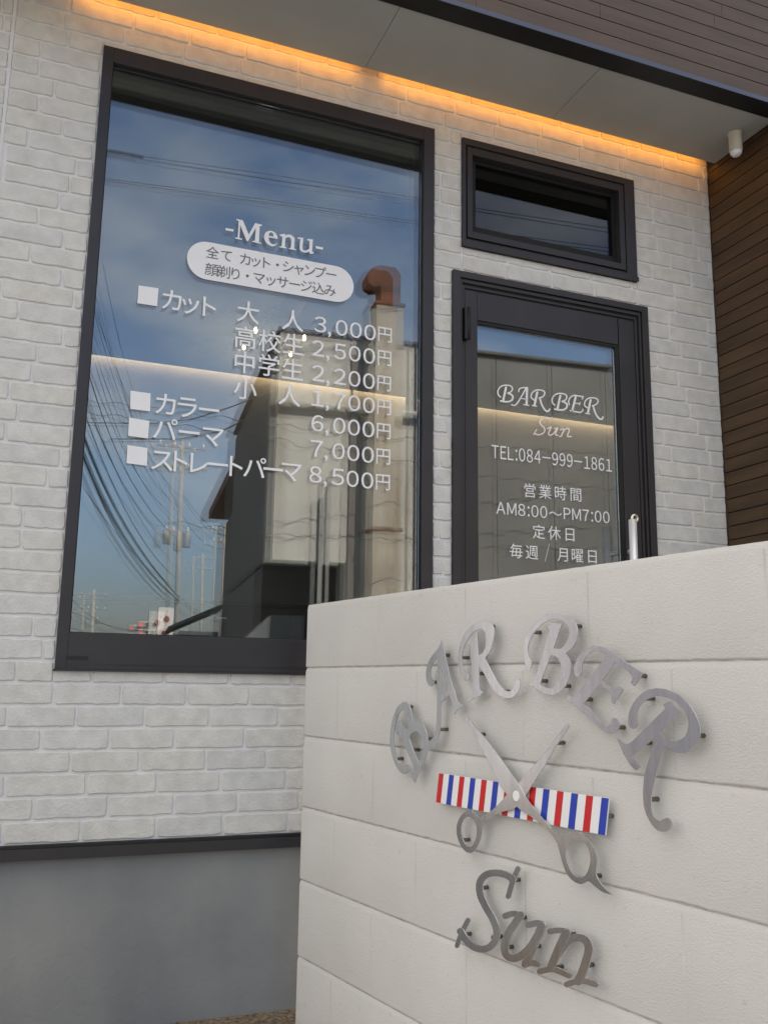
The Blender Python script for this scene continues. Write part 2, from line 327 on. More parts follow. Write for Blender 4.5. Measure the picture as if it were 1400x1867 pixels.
while zrow < FZ1-.01:
    idx = 6-(k-1) % 7 if k > 0 else 6
    known = row_x[(7-k) % 7]
    shift = 0 if k < 8 else rng.uniform(-.1, .1)
    joints = [x+shift for x in known]
    while joints[-1] < FX1: joints.append(joints[-1]+rng.choice((.19, .198, .2, .207, .215)))
    while joints[0] > FX0: joints.insert(0, joints[0]-rng.choice((.19, .198, .2, .207, .215)))
    z0, z1 = zrow+.0036, zrow+ROW-.0036
    z0 = max(z0, FZ0+.002); z1 = min(z1, FZ1)
    for a, b in zip(joints, joints[1:]):
        x0, x1 = max(a+.0034, FX0), min(b-.0034, FX1)
        if x1-x0 < .02: continue
        segs = [(x0, x1)]
        if x0 < SEAM < x1: segs = [(x0, SEAM-.0058), (SEAM+.0058, x1)]
        for h in HOLES:
            if z1 <= h[2] or z0 >= h[3]: continue
            ns = []
            for s, e in segs:
                if e <= h[0] or s >= h[1]: ns.append((s, e)); continue
                full = True
                if z0 < h[2]-.012: pass
                if s < h[0]-.012: ns.append((s, h[0]-.003))
                if e > h[1]+.012: ns.append((h[1]+.003, e))
                if z0 < h[2]-.014: rough_brick(mb, max(s, h[0]-.003), min(e, h[1]+.003), z0, h[2]-.002)
                if z1 > h[3]+.014: rough_brick(mb, max(s, h[0]-.003), min(e, h[1]+.003), h[3]+.002, z1)
            segs = ns
        for s, e in segs: rough_brick(mb, s, e, z0, z1)
    zrow += ROW; k += 1
mb.build('brick_wall', [M['brick'], M['mortar'], M['brick_warm'], M['brick_grey']], shop)
mb = MB(); mb.box(SEAM-.005, SEAM+.005, -.003, .0, FZ0+.002, FZ1); mb.build('sealant_joint', M['mortar'], shop)
# structural wall behind the skin
mb = MB(); sheet_with_holes(mb, -1.085, 4.6, -.3, 3.34, [(h[0]+.004, h[1]-.004, h[2]+.004 if h[2] > 0 else .3, h[3]-.004) for h in HOLES], .0165, .14, 0); mb.build('inner_wall', M['room'], shop)
mb = MB(); mb.box(-1.085, 6.0, -.001+.007, .0155, -.3, .474); mb.build('foundation', M['concrete'], shop)
mb = MB(); mb.box(-1.085, .585, -.022, .005, .478, .4815); mb.box(-1.085, .585, -.022, -.0205, .4815, .510); mb.box(-1.085, .585, -.0205, .0, .5085, .5105, 1); mb.box(-1.085, .585, -.016, -.002, .4816, .5084, 1)
mb.build('base_flashing', [M['frame'], M['black']], shop)
mb = MB(); mb.box(-1.085, .585, -.0180, -.0008, .5107, .5185); mb.build('flashing_gap', M['black'], shop)

# eaves: soffit board with a slot for the light, drip trim and the boarded upper storey
SZ = 3.235
mb = MB()
for a, b in ((-1.3, .2060), (.2077, 1.0085), (1.0102, 1.833)): mb.box(a, b, -.398, -.055, SZ, SZ+.012)
mb.build('soffit', M['soffit'], shop, bevel=.0008)
mb = MB(); mb.box(-1.3, 1.833, -.397, -.056, SZ+.0125, SZ+.10); mb.box(-1.3, 1.833, -.050, .0, SZ+.100, SZ+.13, 1); mb.box(-1.30, -1.288, -.396, -.001, SZ+.1301, SZ+.30); mb.build('eaves_box', [M['black'], M['ivory']], shop)
mb = MB(); mb.box(-1.3, 6.0, -.478, -.399, SZ-.004, SZ+.004, 0); mb.box(-1.3, 6.0, -.480, -.4785, SZ-.005, SZ+.014, 1); mb.build('drip_trim', [M['black'], M['lip']], shop)  # shaded underside and lit lip put into two metal colours
def boards(mb, x0, x1, y0, y1, z0, z1, step, along, m=0):
    z = z0
    while z < z1-.005:
        zt = min(z+step-.004, z1)
        if along == 'x': mb.box(x0, x1, y0, y1, z, zt, m)
        else: mb.box(x0, x1, y0, y1, z, zt, m)
        z += step
mb = MB(); z = SZ+.016; kk = 0
while z < 6.6:
    x = -1.3 - rng.random()*1.5
    while x < 6.0:
        xe = x+1.82; mb.box(max(x, -1.3), min(xe-.0015, 6.0), -.474, -.460, z, z+.0557, 0); x = xe
    z += .0595; kk += 1
mb.build('upper_siding', M['siding'], shop)
mb = MB(); mb.box(-1.3, 6.0, -.4600, -.30, SZ+.010, 6.6); mb.box(-1.3, 6.0, -.299, 6.5, 6.45, 6.6); mb.box(-1.3, -1.15, -.299, 6.5, SZ+.2, 6.44); mb.box(5.85, 6.0, -.299, 6.5, SZ+.2, 6.44); mb.box(-1.14, 5.84, 6.35, 6.5, SZ+.2, 6.44); mb.build('upper_storey', M['black'], shop)
mb = MB(); z = .40; 
while z < SZ-.002:
    mb.box(1.838, 1.852, -.46, -.004, z, min(z+.0522, SZ-.0015)); z += .0563
mb.build('side_siding', M['wing'], shop)
mb = MB(); mb.box(1.852, 6.0, -.46, -.01, .3, SZ-.006); mb.build('side_block', M['black'], shop)
mb = MB(); mb.box(-1.085, 5.9, 3.45, 6.48, -.1, 3.434); mb.build('rear_wall', M['mortar'], shop)

# light strip hidden in the slot, in two lengths with a dark gap
for a, b in ((-.80, .195), (.29, 1.80)):
    mb = MB(); mb.box(a, b, -.0535, -.042, SZ+.020, SZ+.030); mb.build('light_strip', M['led'], shop)

# ---- picture window
pw = MB()
def ring(mb, x0, x1, z0, z1, l, r, b, t, y0, y1, m=0):
    mb.box(x0, x0+l, y0, y1, z0, z1, m); mb.box(x1-r, x1, y0, y1, z0, z1, m); mb.box(x0+l, x1-r, y0, y1, z1-t, z1, m); mb.box(x0+l, x1-r, y0, y1, z0, z0+b, m)
win = MB(); ring(win, -.713, .512, 1.014, 3.090, .034, .043, .108, .056, -.012, .100); win = win.build('picture_window', M['frame'], shop, bevel=.0015)
m_ = MB(); ring(m_, -.679, .469, 1.122, 3.034, .003, .003, .003, .003, -.0005, .0100); m_.build('glazing_seal', M['groove_dark'], win)
m_ = MB(); m_.box(-.711, .510, -.0135, -.0122, 1.030, 1.0335); m_.box(-.7165, .5155, -.0165, .0, 1.0085, 1.0145); m_.build('sill_strip', M['frame'], win)
m_ = MB(); m_.box(-.684, -.620, -.0135, -.0122, 1.042, 1.053); m_.build('maker_plate', M['black'], win)
m_ = MB(); m_.box(-.677, .467, YG, YG+.004, 1.124, 3.032); m_.build('outer_pane', M['glass'], win)
m_ = MB()
a = R(.28)
vs_ = [(-.677, YG+.020, 1.124), (.467, YG+.020+1.144*math.tan(a), 1.124)]
m_.obox((-.677, YG+.011, 1.124), (1.144, 1.144*math.tan(a), 0), (0, .004, 0), (0, 0.004, 1.908)); m_.build('inner_pane', M['glass'], win)
m_ = MB(); ring(m_, -.74, .54, .98, 3.10, .055, .075, .04, .075, .1002, .138); m_.build('inner_trim', M['dark'], win)

# ---- transom window
tw = MB(); ring(tw, .631, 1.433, 2.629, 3.085, .014, .050, .030, .028, -.014, .095); tw.box(.629, 1.436, -.018, -.0142, 2.627, 2.650); tw = tw.build('transom_window', M['frame'], shop, bevel=.0015)
m_ = MB(); ring(m_, .645, 1.383, 2.659, 3.057, .005, .005, .008, .006, -.006, .0); m_.build('sash_gap', M['groove_dark'], tw)
m_ = MB(); ring(m_, .652, 1.379, 2.670, 3.050, .022, .024, .026, .030, -.012, .06); m_.build('sash', M['frame'], tw, bevel=.001)
m_ = MB(); ring(m_, .674, 1.355, 2.696, 3.020, .030, .012, .042, .012, .022, .06); m_.build('sash_bead', M['groove_dark'], tw)
m_ = MB(); m_.box(.676, 1.353, .030, .034, 2.698, 3.018); m_.build('outer_pane', M['glass_dark'], tw)
m_ = MB(); m_.box(.676, 1.353, .046, .050, 2.698, 3.018); m_.build('inner_pane', M['glass_dark'], tw)
m_ = MB(); m_.box(.640, .664, -.0150, -.0142, 2.640, 2.643); m_.build('maker_plate', M['black'], tw)

# ---- shop door
dr = MB()
def jambs(mb, x0, x1, z1, wl, wt, y0, y1, z0=.32, m=0): mb.box(x0, x0+wl, y0, y1, z0, z1, m); mb.box(x1-wl, x1, y0, y1, z0, z1, m); mb.box(x0+wl, x1-wl, y0, y1, z1-wt, z1, m)
jambs(dr, .590, 1.476, 2.525, .030, .026, -.016, .10); jambs(dr, .6225, 1.4435, 2.497, .009, .014, -.008, .10); jambs(dr, .634, 1.432, 2.479, .012, .012, .002, .10); dr.box(.590, 1.476, -.016, .10, .30, .3195)
door = dr.build('shop_door', M['frame'], shop, bevel=.0012)
m_ = MB(); jambs(m_, .620, 1.446, 2.499, .0023, .002, -.004, .02); jambs(m_, .6316, 1.4344, 2.483, .0022, .0045, .0, .02); jambs(m_, .646, 1.420, 2.467, .002, .007, .008, .02); m_.build('weather_seal', M['groove_dark'], door)
LY = .004
m_ = MB(); m_.box(.648, .700, LY, LY+.04, .33, 2.460); m_.box(.7005, 1.338, LY, LY+.04, 2.347, 2.460); m_.box(1.342, 1.398, LY, LY+.04, .33, 2.460); m_.box(.7005, 1.338, LY, LY+.04, .33, .52); m_.box(1.3985, 1.418, LY+.003, LY+.04, .33, 2.459)
leaf = m_.build('door_leaf', M['frame'], door, bevel=.001)
m_ = MB(); ring(m_, .7002, 1.3415, .521, 2.3465, .0015, .018, .008, .012, LY+.0035, LY+.03); m_.build('glazing_seal', M['groove_dark'], door)
GDY = LY+.012
m_ = MB(); m_.box(.702, 1.323, GDY, GDY+.004, .53, 2.334); m_.build('outer_pane', M['glass'], door)
m_ = MB(); m_.obox((.702, GDY+.014, .53), (.621, .621*math.tan(R(.15)), 0), (0, .004, 0), (0, 0, 1.804)); m_.build('inner_pane', M['glass'], door)
for z in (2.255, .62):
    m_ = MB(); m_.box(.636, .653, -.020, .004, z, z+.125); m_.tube([(.653, -.018, z-.001), (.653, -.018, z+.126)], .006, 10); m_.build('hinge', M['black'], door)
m_ = MB(); m_.tube([(1.3265, -.062, .95), (1.3265, -.062, 1.616)], .0155, 20)
for z in (1.06, 1.50): m_.tube([(1.3265, -.05, z), (1.352, LY, z)], .008, 10)
m_.build('pull_handle', M['chrome'], door)
q_ = onY(1107, 960, .105); m_ = MB(); m_.tube([(q_.x, .105, .95), (q_.x, .105, q_.z)], .0135, 20)
for z in (1.06, q_.z-.11): m_.tube([(q_.x, .095, z), (q_.x+.08, LY+.04, z)], .008, 10)
m_.build('handle_reflection', M['white'], door)  # added white bar standing in for the pull handle's reflection
m_ = MB(); m_.lathe((1.3755, LY, 1.633), (0, -1, 0), [(.020, 0), (.020, .016), (.017, .022), (.006, .022), (.006, .0205), (.0001, .0205)], 28); m_.box(1.3745, 1.3765, -.0205, -.0185, 1.628, 1.638, 1); m_.build('lock_cylinder', [M['brass'], M['black']], door)
m_ = MB(); m_.box(1.366, 1.3895, -.004, LY-.0004, 1.485, 1.54); m_.box(1.369, 1.388, -.0042, LY-.0005, 1.43, 1.4845, 1); m_.build('lock_plate', [M['chrome'], M['brass']], door)

# ================================================================ lettering on the glass
def glyph(ch):
    cu = bpy.data.curves.new('t', 'FONT'); cu.body = ch; cu.size = 1.0; cu.resolution_u = 3; cu.extrude = 0; cu.offset = GLYPH_OFF
    o = bpy.data.objects.new('t', cu); C.objects.link(o); bpy.context.view_layer.update()
    me = bpy.data.meshes.new_from_object(o.evaluated_get(DG())); bpy.data.objects.remove(o); bpy.data.curves.remove(cu); return me
GLYPH_OFF = 0.0
TH = .0006
def extruded(mb, me, M4, m=0):
    bm = bmesh.new(); bm.from_mesh(me); bmesh.ops.remove_doubles(bm, verts=bm.verts, dist=1e-5)
    r = bmesh.ops.extrude_face_region(bm, geom=bm.faces[:]); 
    for v in r['geom']:
        if isinstance(v, bmesh.types.BMVert): v.co.z += TH
    bm.to_mesh(me); bm.free(); take(mb, me, M4, m)
def put_glyph(mb, ch, px, py, size, Y, m=0, mode='em', sx=1.0, ht=None):
    """one character centred where the photograph shows it, on the glass plane"""
    P = onY(px, py, Y-TH); me = glyph(ch)
    if not me.vertices: bpy.data.meshes.remove(me); return
    xs = [v.co.x for v in me.vertices]; ys = [v.co.y for v in me.vertices]
    if mode == 'em': cx, cy_, s = (min(xs)+max(xs))/2, .36, size
    else:
        cx, cy_ = (min(xs)+max(xs))/2, (min(ys)+max(ys))/2; s = size if ht is None else ht/(max(ys)-min(ys))
    for v in me.vertices: v.co.x = (v.co.x-cx)*s*sx; v.co.y = (v.co.y-cy_)*s; v.co.z = 0
    extruded(mb, me, frame4(Vector((P.x, Y, P.z)), X1, ZV, -Y1), m)
def lerp(a, b, t): return a+(b-a)*t
def spread(mb, txt, a, b, size, Y, m=0, fr=None, **k):
    n = len(txt)
    for i, ch in enumerate(txt):
        if ch in ' \u3000': continue
        t = (fr[i] if fr else (i/(n-1) if n > 1 else 0))
        put_glyph(mb, ch, lerp(a[0], b[0], t), lerp(a[1], b[1], t), size, Y, m, **k)
def loops_to_facade(mb, loops, Y, m=0, pic=None, th=TH):
    """outlines in zoomed-picture units (origin, scale) carried to the glass plane"""
    ox, oy, s = pic; res = []
    for lp in loops: res.append([((lambda P: (P.x, P.z))(onY(ox+p[0]/s, oy+p[1]/s, Y))) for p in lp])
    take(mb, curve_mesh(res, th), on_facade(Y), m)
GY = YG-.0004
A = lambda x, y: (220+x/2.692, 380+y/2.692)      # two enlarged views of the window used for measuring
B = lambda x, y: (220+x/2.692, 620+y/2.692)
c = 1
menu = MB()
Mo = [(245, 95, c), (320, 112, c), (392, 285, c), (470, 145, c), (553, 165, c), (548, 182, c), (525, 178, c), (515, 375, c), (545, 385, c), (543, 397, c), (435, 374, c), (438, 360, c), (465, 363, c), (477, 205, c), (380, 367, c), (365, 362, c), (288, 168, c), (278, 327, c), (310, 335, c), (310, 350, c), (230, 335, c), (232, 318, c), (258, 322, c), (270, 118, c), (243, 110, c)]
e_o = [(740, 338, c), (632, 318, c), (638, 360), (670, 398), (710, 402), (736, 388), (715, 418), (670, 426), (610, 392), (578, 330), (585, 280), (620, 245), (665, 240), (710, 262), (735, 300)]
e_i = [(634, 300, c), (692, 312, c), (690, 282), (670, 258), (650, 260), (637, 280)]
n_o = [(770, 285, c), (835, 275, c), (838, 300, c), (870, 285), (910, 292), (945, 325), (948, 360), (942, 455, c), (965, 462, c), (963, 475, c), (878, 460, c), (880, 448, c), (900, 450, c), (908, 350), (895, 325), (870, 315), (838, 330, c), (828, 432, c), (850, 440, c), (848, 455, c), (765, 440, c), (767, 425, c), (790, 428, c), (800, 310, c), (770, 298, c)]
u_o = [(988, 318, c), (1055, 325, c), (1045, 440), (1052, 470), (1080, 480), (1125, 455, c), (1130, 362, c), (1100, 352, c), (1103, 338, c), (1170, 345, c), (1160, 492, c), (1180, 497, c), (1178, 517, c), (1130, 517, c), (1125, 490, c), (1090, 503), (1040, 495), (1012, 465), (1010, 430), (1018, 345, c), (985, 332, c)]
pic = (395, 385, 6.6667)
for lps in ([Mo], [e_o, e_i], [n_o], [u_o], [[(112, 205, c), (208, 222, c), (205, 248, c), (110, 232, c)]], [[(1207, 425, c), (1295, 442, c), (1290, 468, c), (1205, 452, c)]]):
    loops_to_facade(menu, [smooth_line(l, True, 5) for l in lps], GY, 0, pic)
menu.build('menu_heading', M['vinyl'], win)
# pill shaped panel
q = [onY(*A(x, y), GY) for x, y in ((327, 235), (1143, 385), (400, 160), (385, 345), (1095, 290), (1080, 460))]
x0, x1 = q[0].x, q[1].x; zt = (q[2].z+q[4].z)/2; zb = (q[3].z+q[5].z)/2; rad = (zt-zb)/2
lp = [(x0+rad+rad*math.cos(t), zb+rad+rad*math.sin(t)) for t in [math.pi/2+math.pi*i/20 for i in range(21)]] + [(x1-rad+rad*math.cos(t), zb+rad+rad*math.sin(t)) for t in [-math.pi/2+math.pi*i/20 for i in range(21)]]
pm = MB(); take(pm, curve_mesh([lp], TH), on_facade(GY)); pm.build('pill_panel', M['vinyl'], win)
GLYPH_OFF = 0.0
def pill_line(txt, a, b, size):
    n = len(txt); i = 0
    while i < n:
        j = i+1
        while j < n and txt[i] != '・' and txt[j] != '・': j += 1
        pt = MB()
        for q in range(i, j): put_glyph(pt, txt[q], lerp(a[0], b[0], q/(n-1)), lerp(a[1], b[1], q/(n-1)), size, GY-TH*1.2)
        pt.build('pill_lettering', M['vinyl_dark'], win); i = j
pill_line('全て', A(452, 219), A(520, 232), .047)
pill_line('カット・シャンプー', A(612, 250), A(1034, 325), .049)
pill_line('顔剃り・マッサージ込み', A(449, 302), A(1028, 403), .049)
GLYPH_OFF = 0.005
sq = MB()
for P, qd in ((A, [(90, 378), (187, 392), (180, 480), (83, 465)]), (B, [(50, 248), (148, 262), (145, 350), (48, 338)]), (B, [(43, 380), (142, 397), (135, 483), (38, 470)]), (B, [(35, 515), (133, 530), (130, 617), (30, 604)])):
    pp = [onY(*P(*v), GY) for v in qd]; sq = MB(); take(sq, curve_mesh([[(p.x, p.z) for p in pp]], TH), on_facade(GY)); sq.build('bullet_square', M['vinyl'], win)
S = .083
def price(mb, txt, P, a, b):
    fr = [0, .155, .33, .55, .77]
    for i, ch in enumerate(txt):
        x, y = lerp(a[0], b[0], fr[i]), lerp(a[1], b[1], fr[i])
        if ch == ',': put_glyph(mb, ch, *P(x-4, y+42), 0, GY, mode='bb', ht=.022, sx=1.0)
        else: put_glyph(mb, chr(ord(ch)+0xFEE0), *P(x, y), 0, GY, mode='bb', ht=.0585, sx=1.08)
    put_glyph(mb, '円', *P(*b), 0, GY, mode='bb', ht=.056, sx=.98)
def item(chars, pr=None, word=None):
    mb = MB()
    for ch, P, x, y in chars:
        if len(chars) == 2: mb = MB()
        put_glyph(mb, ch, *P(x, y), S, GY)
        if len(chars) == 2: mb.build('menu_item', M['vinyl'], win)
    if word: spread(mb, word[0], word[1], word[2], S*1.01, GY, fr=word[3])
    if len(chars) != 2: mb.build('menu_item', M['vinyl'], win)
    if pr: mb = MB(); price(mb, *pr); mb.build('price', M['vinyl'], win)
item((), None, ('カット', A(252, 452), A(437, 485), [0, .50, 1]))
item((('大', A, 627, 512), ('人', A, 846, 552)), ('3,000', A, (980, 570), (1297, 620)))
item((('高', A, 613, 635), ('校', A, 733, 655), ('生', A, 850, 670)), ('2,500', A, (970, 687), (1295, 735)))
item((('中', B, 609, 112), ('学', B, 729, 127), ('生', B, 845, 148)), ('2,200', B, (970, 163), (1293, 213)))
item((('小', B, 613, 240), ('人', B, 829, 272)), ('1,700', B, (968, 285), (1293, 330)))
item((), ('6,000', B, (966, 408), (1291, 447)), ('カラー', B(222, 317), B(435, 345), None))
item((), ('7,000', B, (962, 533), (1289, 572)), ('パーマ', B(220, 440), B(455, 472), None))
item((), ('8,500', B, (957, 660), (1287, 698)), ('ストレートパーマ', B(205, 590), B(840, 645), None))

# door lettering
D = lambda x, y: (820+x/3.5, 560+y/3.5)
GDT = GDY-.0004; GLYPH_OFF = 0.0
def line_fit(mb, txt, a, b, ht, Y, gap=.13):
    """a line of gothic type fitted between two points of the picture"""
    Pa, Pb = onY(*a, Y), onY(*b, Y); x = 0.0; gl = []
    for ch in txt:
        me = glyph(chr(ord(ch)+0xFEE0)); xs = [v.co.x for v in me.vertices]; lo, hi = min(xs), max(xs); g = gap*(1.4 if ch in ':1' else 1)
        gl.append((me, x+(g if gl else 0)-lo)); x += (g if len(gl) > 1 else 0)+hi-lo
    sx = (Pb.x-Pa.x)/x; sy = ht/.73; z = (Pa.z+Pb.z)/2
    for me, dx in gl:
        for v in me.vertices: v.co.x = (v.co.x+dx)*sx; v.co.y = v.co.y*sy; v.co.z = 0
        extruded(mb, me, frame4(Vector((Pa.x, Y, z)), X1, ZV, -Y1), 0)
def door_line(name='door_details'):
    global dt
    dt = MB(); yield dt
    dt.build(name, M['vinyl'], door)
for dt in door_line(): line_fit(dt, 'TEL:084-999-1861', D(265, 967), D(1032, 1046), .0500, GDT)
for txt, a, b in (('営業時間', (510, 1172), (803, 1198)), ('定休日', (567, 1435), (765, 1452))):
    for dt in door_line(): spread(dt, txt, D(*a), D(*b), .058, GDT)
for dt in door_line():
    spread(dt, '毎週', D(423, 1558), D(523, 1566), .058, GDT); spread(dt, '月曜日', D(718, 1580), D(908, 1592), .058, GDT)
    line_fit(dt, '/', D(605, 1615), D(637, 1615), .055, GDT)
for dt in door_line():
    line_fit(dt, 'AM8:00', D(295, 1318), D(620, 1346), .0445, GDT); line_fit(dt, 'PM7:00', D(725, 1354), D(1018, 1378), .0445, GDT)
    put_glyph(dt, '～', *D(672, 1318), 0, GDT, mode='bb', ht=.0135, sx=1.25)
pic = (870, 690, 5.6)
def door_strokes(mb, strokes, Y, m=0):
    for i, (w_, pts) in enumerate(strokes):
        loops_to_facade(mb, [brush(pts, w_)], Y-i % 3*.00025, m, pic)
db = MB(); tn, tk = 13, 21
Bs = lambda dx, dy: [(tn, [(x+dx, y+dy) for x, y in [(236, 190), (212, 163), (210, 122), (240, 82), (290, 69), (340, 78), (358, 103), (345, 134), (312, 150)]]), (17, [(x+dx, y+dy) for x, y in [(312, 150), (350, 168), (362, 195), (345, 225), (300, 238), (236, 230)]]), (tk, [(292+dx, 92+dy), (262+dx, 228+dy)])]
Rs = lambda dx, dy: [(tn, [(x+dx, y+dy) for x, y in [(578, 220), (550, 196), (555, 152), (590, 123), (640, 118), (678, 131), (686, 155), (668, 184), (628, 200)]]), (17, [(x+dx, y+dy) for x, y in [(636, 203), (662, 280), (698, 330), (725, 334), (736, 314)]]), (tk, [(610+dx, 142+dy), (582+dx, 275+dy)]), (11, [(560+dx, 276+dy), (604+dx, 284+dy)])]
As = [(tk, [(506, 96), (501, 262)]), (11, [(472, 267), (524, 275)]), (tn, [(495, 100), (440, 200), (398, 262), (370, 276), (350, 270)]), (10, [(443, 203), (498, 213)]), (tn, [(505, 94), (455, 95), (428, 108), (420, 135)])]
Es = [(tn, [(937, 268), (930, 232), (950, 192), (990, 173), (1035, 180), (1078, 186)]), (11, [(1077, 188), (1070, 210)]), (tk, [(1002, 187), (967, 328)]), (10, [(985, 251), (1044, 258)]), (10, [(1047, 246), (1040, 270)]), (tn, [(946, 330), (1000, 340), (1050, 346), (1072, 332), (1074, 316)])]
for st in (Bs(0, 0), As, Rs(0, 0), Bs(553, 84), Es, Rs(544, 80)): door_strokes(db, st, GDT)
db.build('door_name', M['vinyl'], door)
ds = MB()
door_strokes(ds, [(12, [(752, 412), (705, 400), (660, 410), (637, 440), (648, 472), (680, 502), (688, 532), (668, 560), (622, 575), (582, 562)]), (10, [(760, 397), (752, 432)]), (10, [(603, 522), (573, 574)]),
    (12, [(716, 512), (752, 497), (726, 556), (736, 580), (772, 566), (812, 512)]), (12, [(788, 512), (818, 507), (796, 572), (822, 582)]), (12, [(848, 524), (880, 514), (856, 588), (840, 592)]), (12, [(862, 562), (898, 518), (932, 514), (934, 540), (918, 590), (955, 592)])], GDT)
ds.build('door_script', M['pink_vinyl'], door)

# ================================================================ the room behind the glass
CZ = 3.115; BY = 3.30
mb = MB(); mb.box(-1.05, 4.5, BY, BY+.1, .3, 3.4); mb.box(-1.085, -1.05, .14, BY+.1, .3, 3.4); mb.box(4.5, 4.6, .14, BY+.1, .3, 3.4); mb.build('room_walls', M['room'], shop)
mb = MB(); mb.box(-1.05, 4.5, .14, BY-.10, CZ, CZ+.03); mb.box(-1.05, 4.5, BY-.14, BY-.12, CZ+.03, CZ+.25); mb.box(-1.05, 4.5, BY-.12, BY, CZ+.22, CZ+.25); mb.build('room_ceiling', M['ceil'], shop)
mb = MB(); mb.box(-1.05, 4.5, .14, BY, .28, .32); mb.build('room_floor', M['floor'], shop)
mb = MB(); mb.box(-1.0, 4.4, BY-.05, BY-.03, CZ+.05, CZ+.06); mb.build('room_light_strip', M['led_in'], shop)
mb = MB(); mb.lathe((1.55, 1.85, CZ-.001), (0, 0, -1), [(.055, 0), (.055, .004), (.04, .004)], 24, 0); mb.lathe((1.55, 1.85, CZ-.0055), (0, 0, -1), [(.03, 0), (.03, .001)], 20, 1); mb.build('downlight', [M['ivory'], M['downlight']], shop)
cab = thing('cabinet', 'long low dark cabinet along the back of the room behind the window', 'cabinet', (.4, 2.9, .32))
mb = MB(); mb.box(-1.02, 4.2, 2.62, BY-.01, .40, 1.44); cb = mb.build('carcass', M['dark'], cab, bevel=.004)
mb = MB(); mb.box(-1.04, 4.22, 2.60, BY-.005, 1.4405, 1.468); mb.build('top', M['dark'], cab, bevel=.003)
mb = MB(); mb.box(-1.0, 4.18, 2.68, BY-.02, .32, .3995); mb.build('plinth', M['dark'], cab)
for i in range(6):
    mb = MB(); x = -.98+i*.865; mb.box(x, x+.855, 2.603, 2.6195, .42, 1.42); dd = mb.build('cabinet_door', M['dark'], cab, bevel=.002)
    mb = MB(); mb.box(x+.40, x+.46, 2.590, 2.6025, 1.36, 1.368); mb.build('handle', M['chrome'], dd)
fan = thing('ceiling_fan', 'dark ceiling fan with four lit globe lamps seen through the window', 'ceiling fan', (.42, 2.0, CZ))
hub = Vector((.42, 2.0, 2.965))
mb = MB(); mb.lathe(hub+Vector((0, 0, .148)), (0, 0, -1), [(.06, 0), (.06, .02), (.02, .03), (.02, .07), (.10, .09), (.11, .14), (.08, .18), (.05, .21)], 24); mb.build('motor', M['dark'], fan)
for i in range(5):
    t = R(197+72*i); d = Vector((math.cos(t), math.sin(t), 0)); n_ = Vector((-d.y, d.x, .12))
    mb = MB(); mb.obox(hub+d*.10-n_*.055+Vector((0, 0, .02)), d*.50, n_*.125, (0, 0, .008)); mb.build('fan_blade', M['dark'], fan, bevel=.002)
for i in range(4):
    t = R(45+90*i); p = hub+Vector((math.cos(t)*.20, math.sin(t)*.20, -.06))
    mb = MB(); mb.tube([hub+Vector((0, 0, -.03)), hub+Vector((math.cos(t)*.17, math.sin(t)*.17, -.025)), p+Vector((0, 0, .03))], .007, 8); ar = mb.build('lamp_arm', M['dark'], fan)
    mb = MB(); mb.lathe(p+Vector((0, 0, .03)), (0, 0, -1), [(.005, 0), (.008, .008), (.0095, .018), (.0075, .028), (.002, .033)], 14); mb.build('bulb', M['bulb'], ar)
sp = thing('spotlight', 'small white cylindrical spotlight hanging inside behind the price list', 'spotlight', (1.05, 2.2, CZ))
p0 = onY(641, 760, 2.2)
mb = MB(); mb.tube([(p0.x, 2.2, CZ), (p0.x, 2.2, p0.z+.05)], .006, 8); mb.build('stem', M['ivory'], sp)
mb = MB(); mb.lathe((p0.x, 2.2, p0.z+.055), (.25, -.1, -1), [(.03, 0), (.04, .008), (.04, .11), (.036, .112), (.034, .10)], 20); mb.build('lamp_body', M['ivory'], sp)

# ================================================================ white lamp under the eaves
sl = thing('ceiling_sensor', 'small ivory cylindrical sensor hanging from the soffit beside the brown side wall', 'sensor', (1.755, -.262, SZ))
mb = MB(); mb.lathe((1.755, -.262, SZ), (0, 0, -1), [(.030, 0), (.030, .004), (.026, .006), (.0265, .072), (.025, .081)], 28); mb.build('body', M['ivory'], sl)
mb = MB(); mb.lathe((1.755, -.262, SZ-.0812), (0, 0, -1), [(.0245, 0), (.023, .008), (.017, .017), (.008, .021)], 24, 0); mb.build('lens', M['white'], sl)

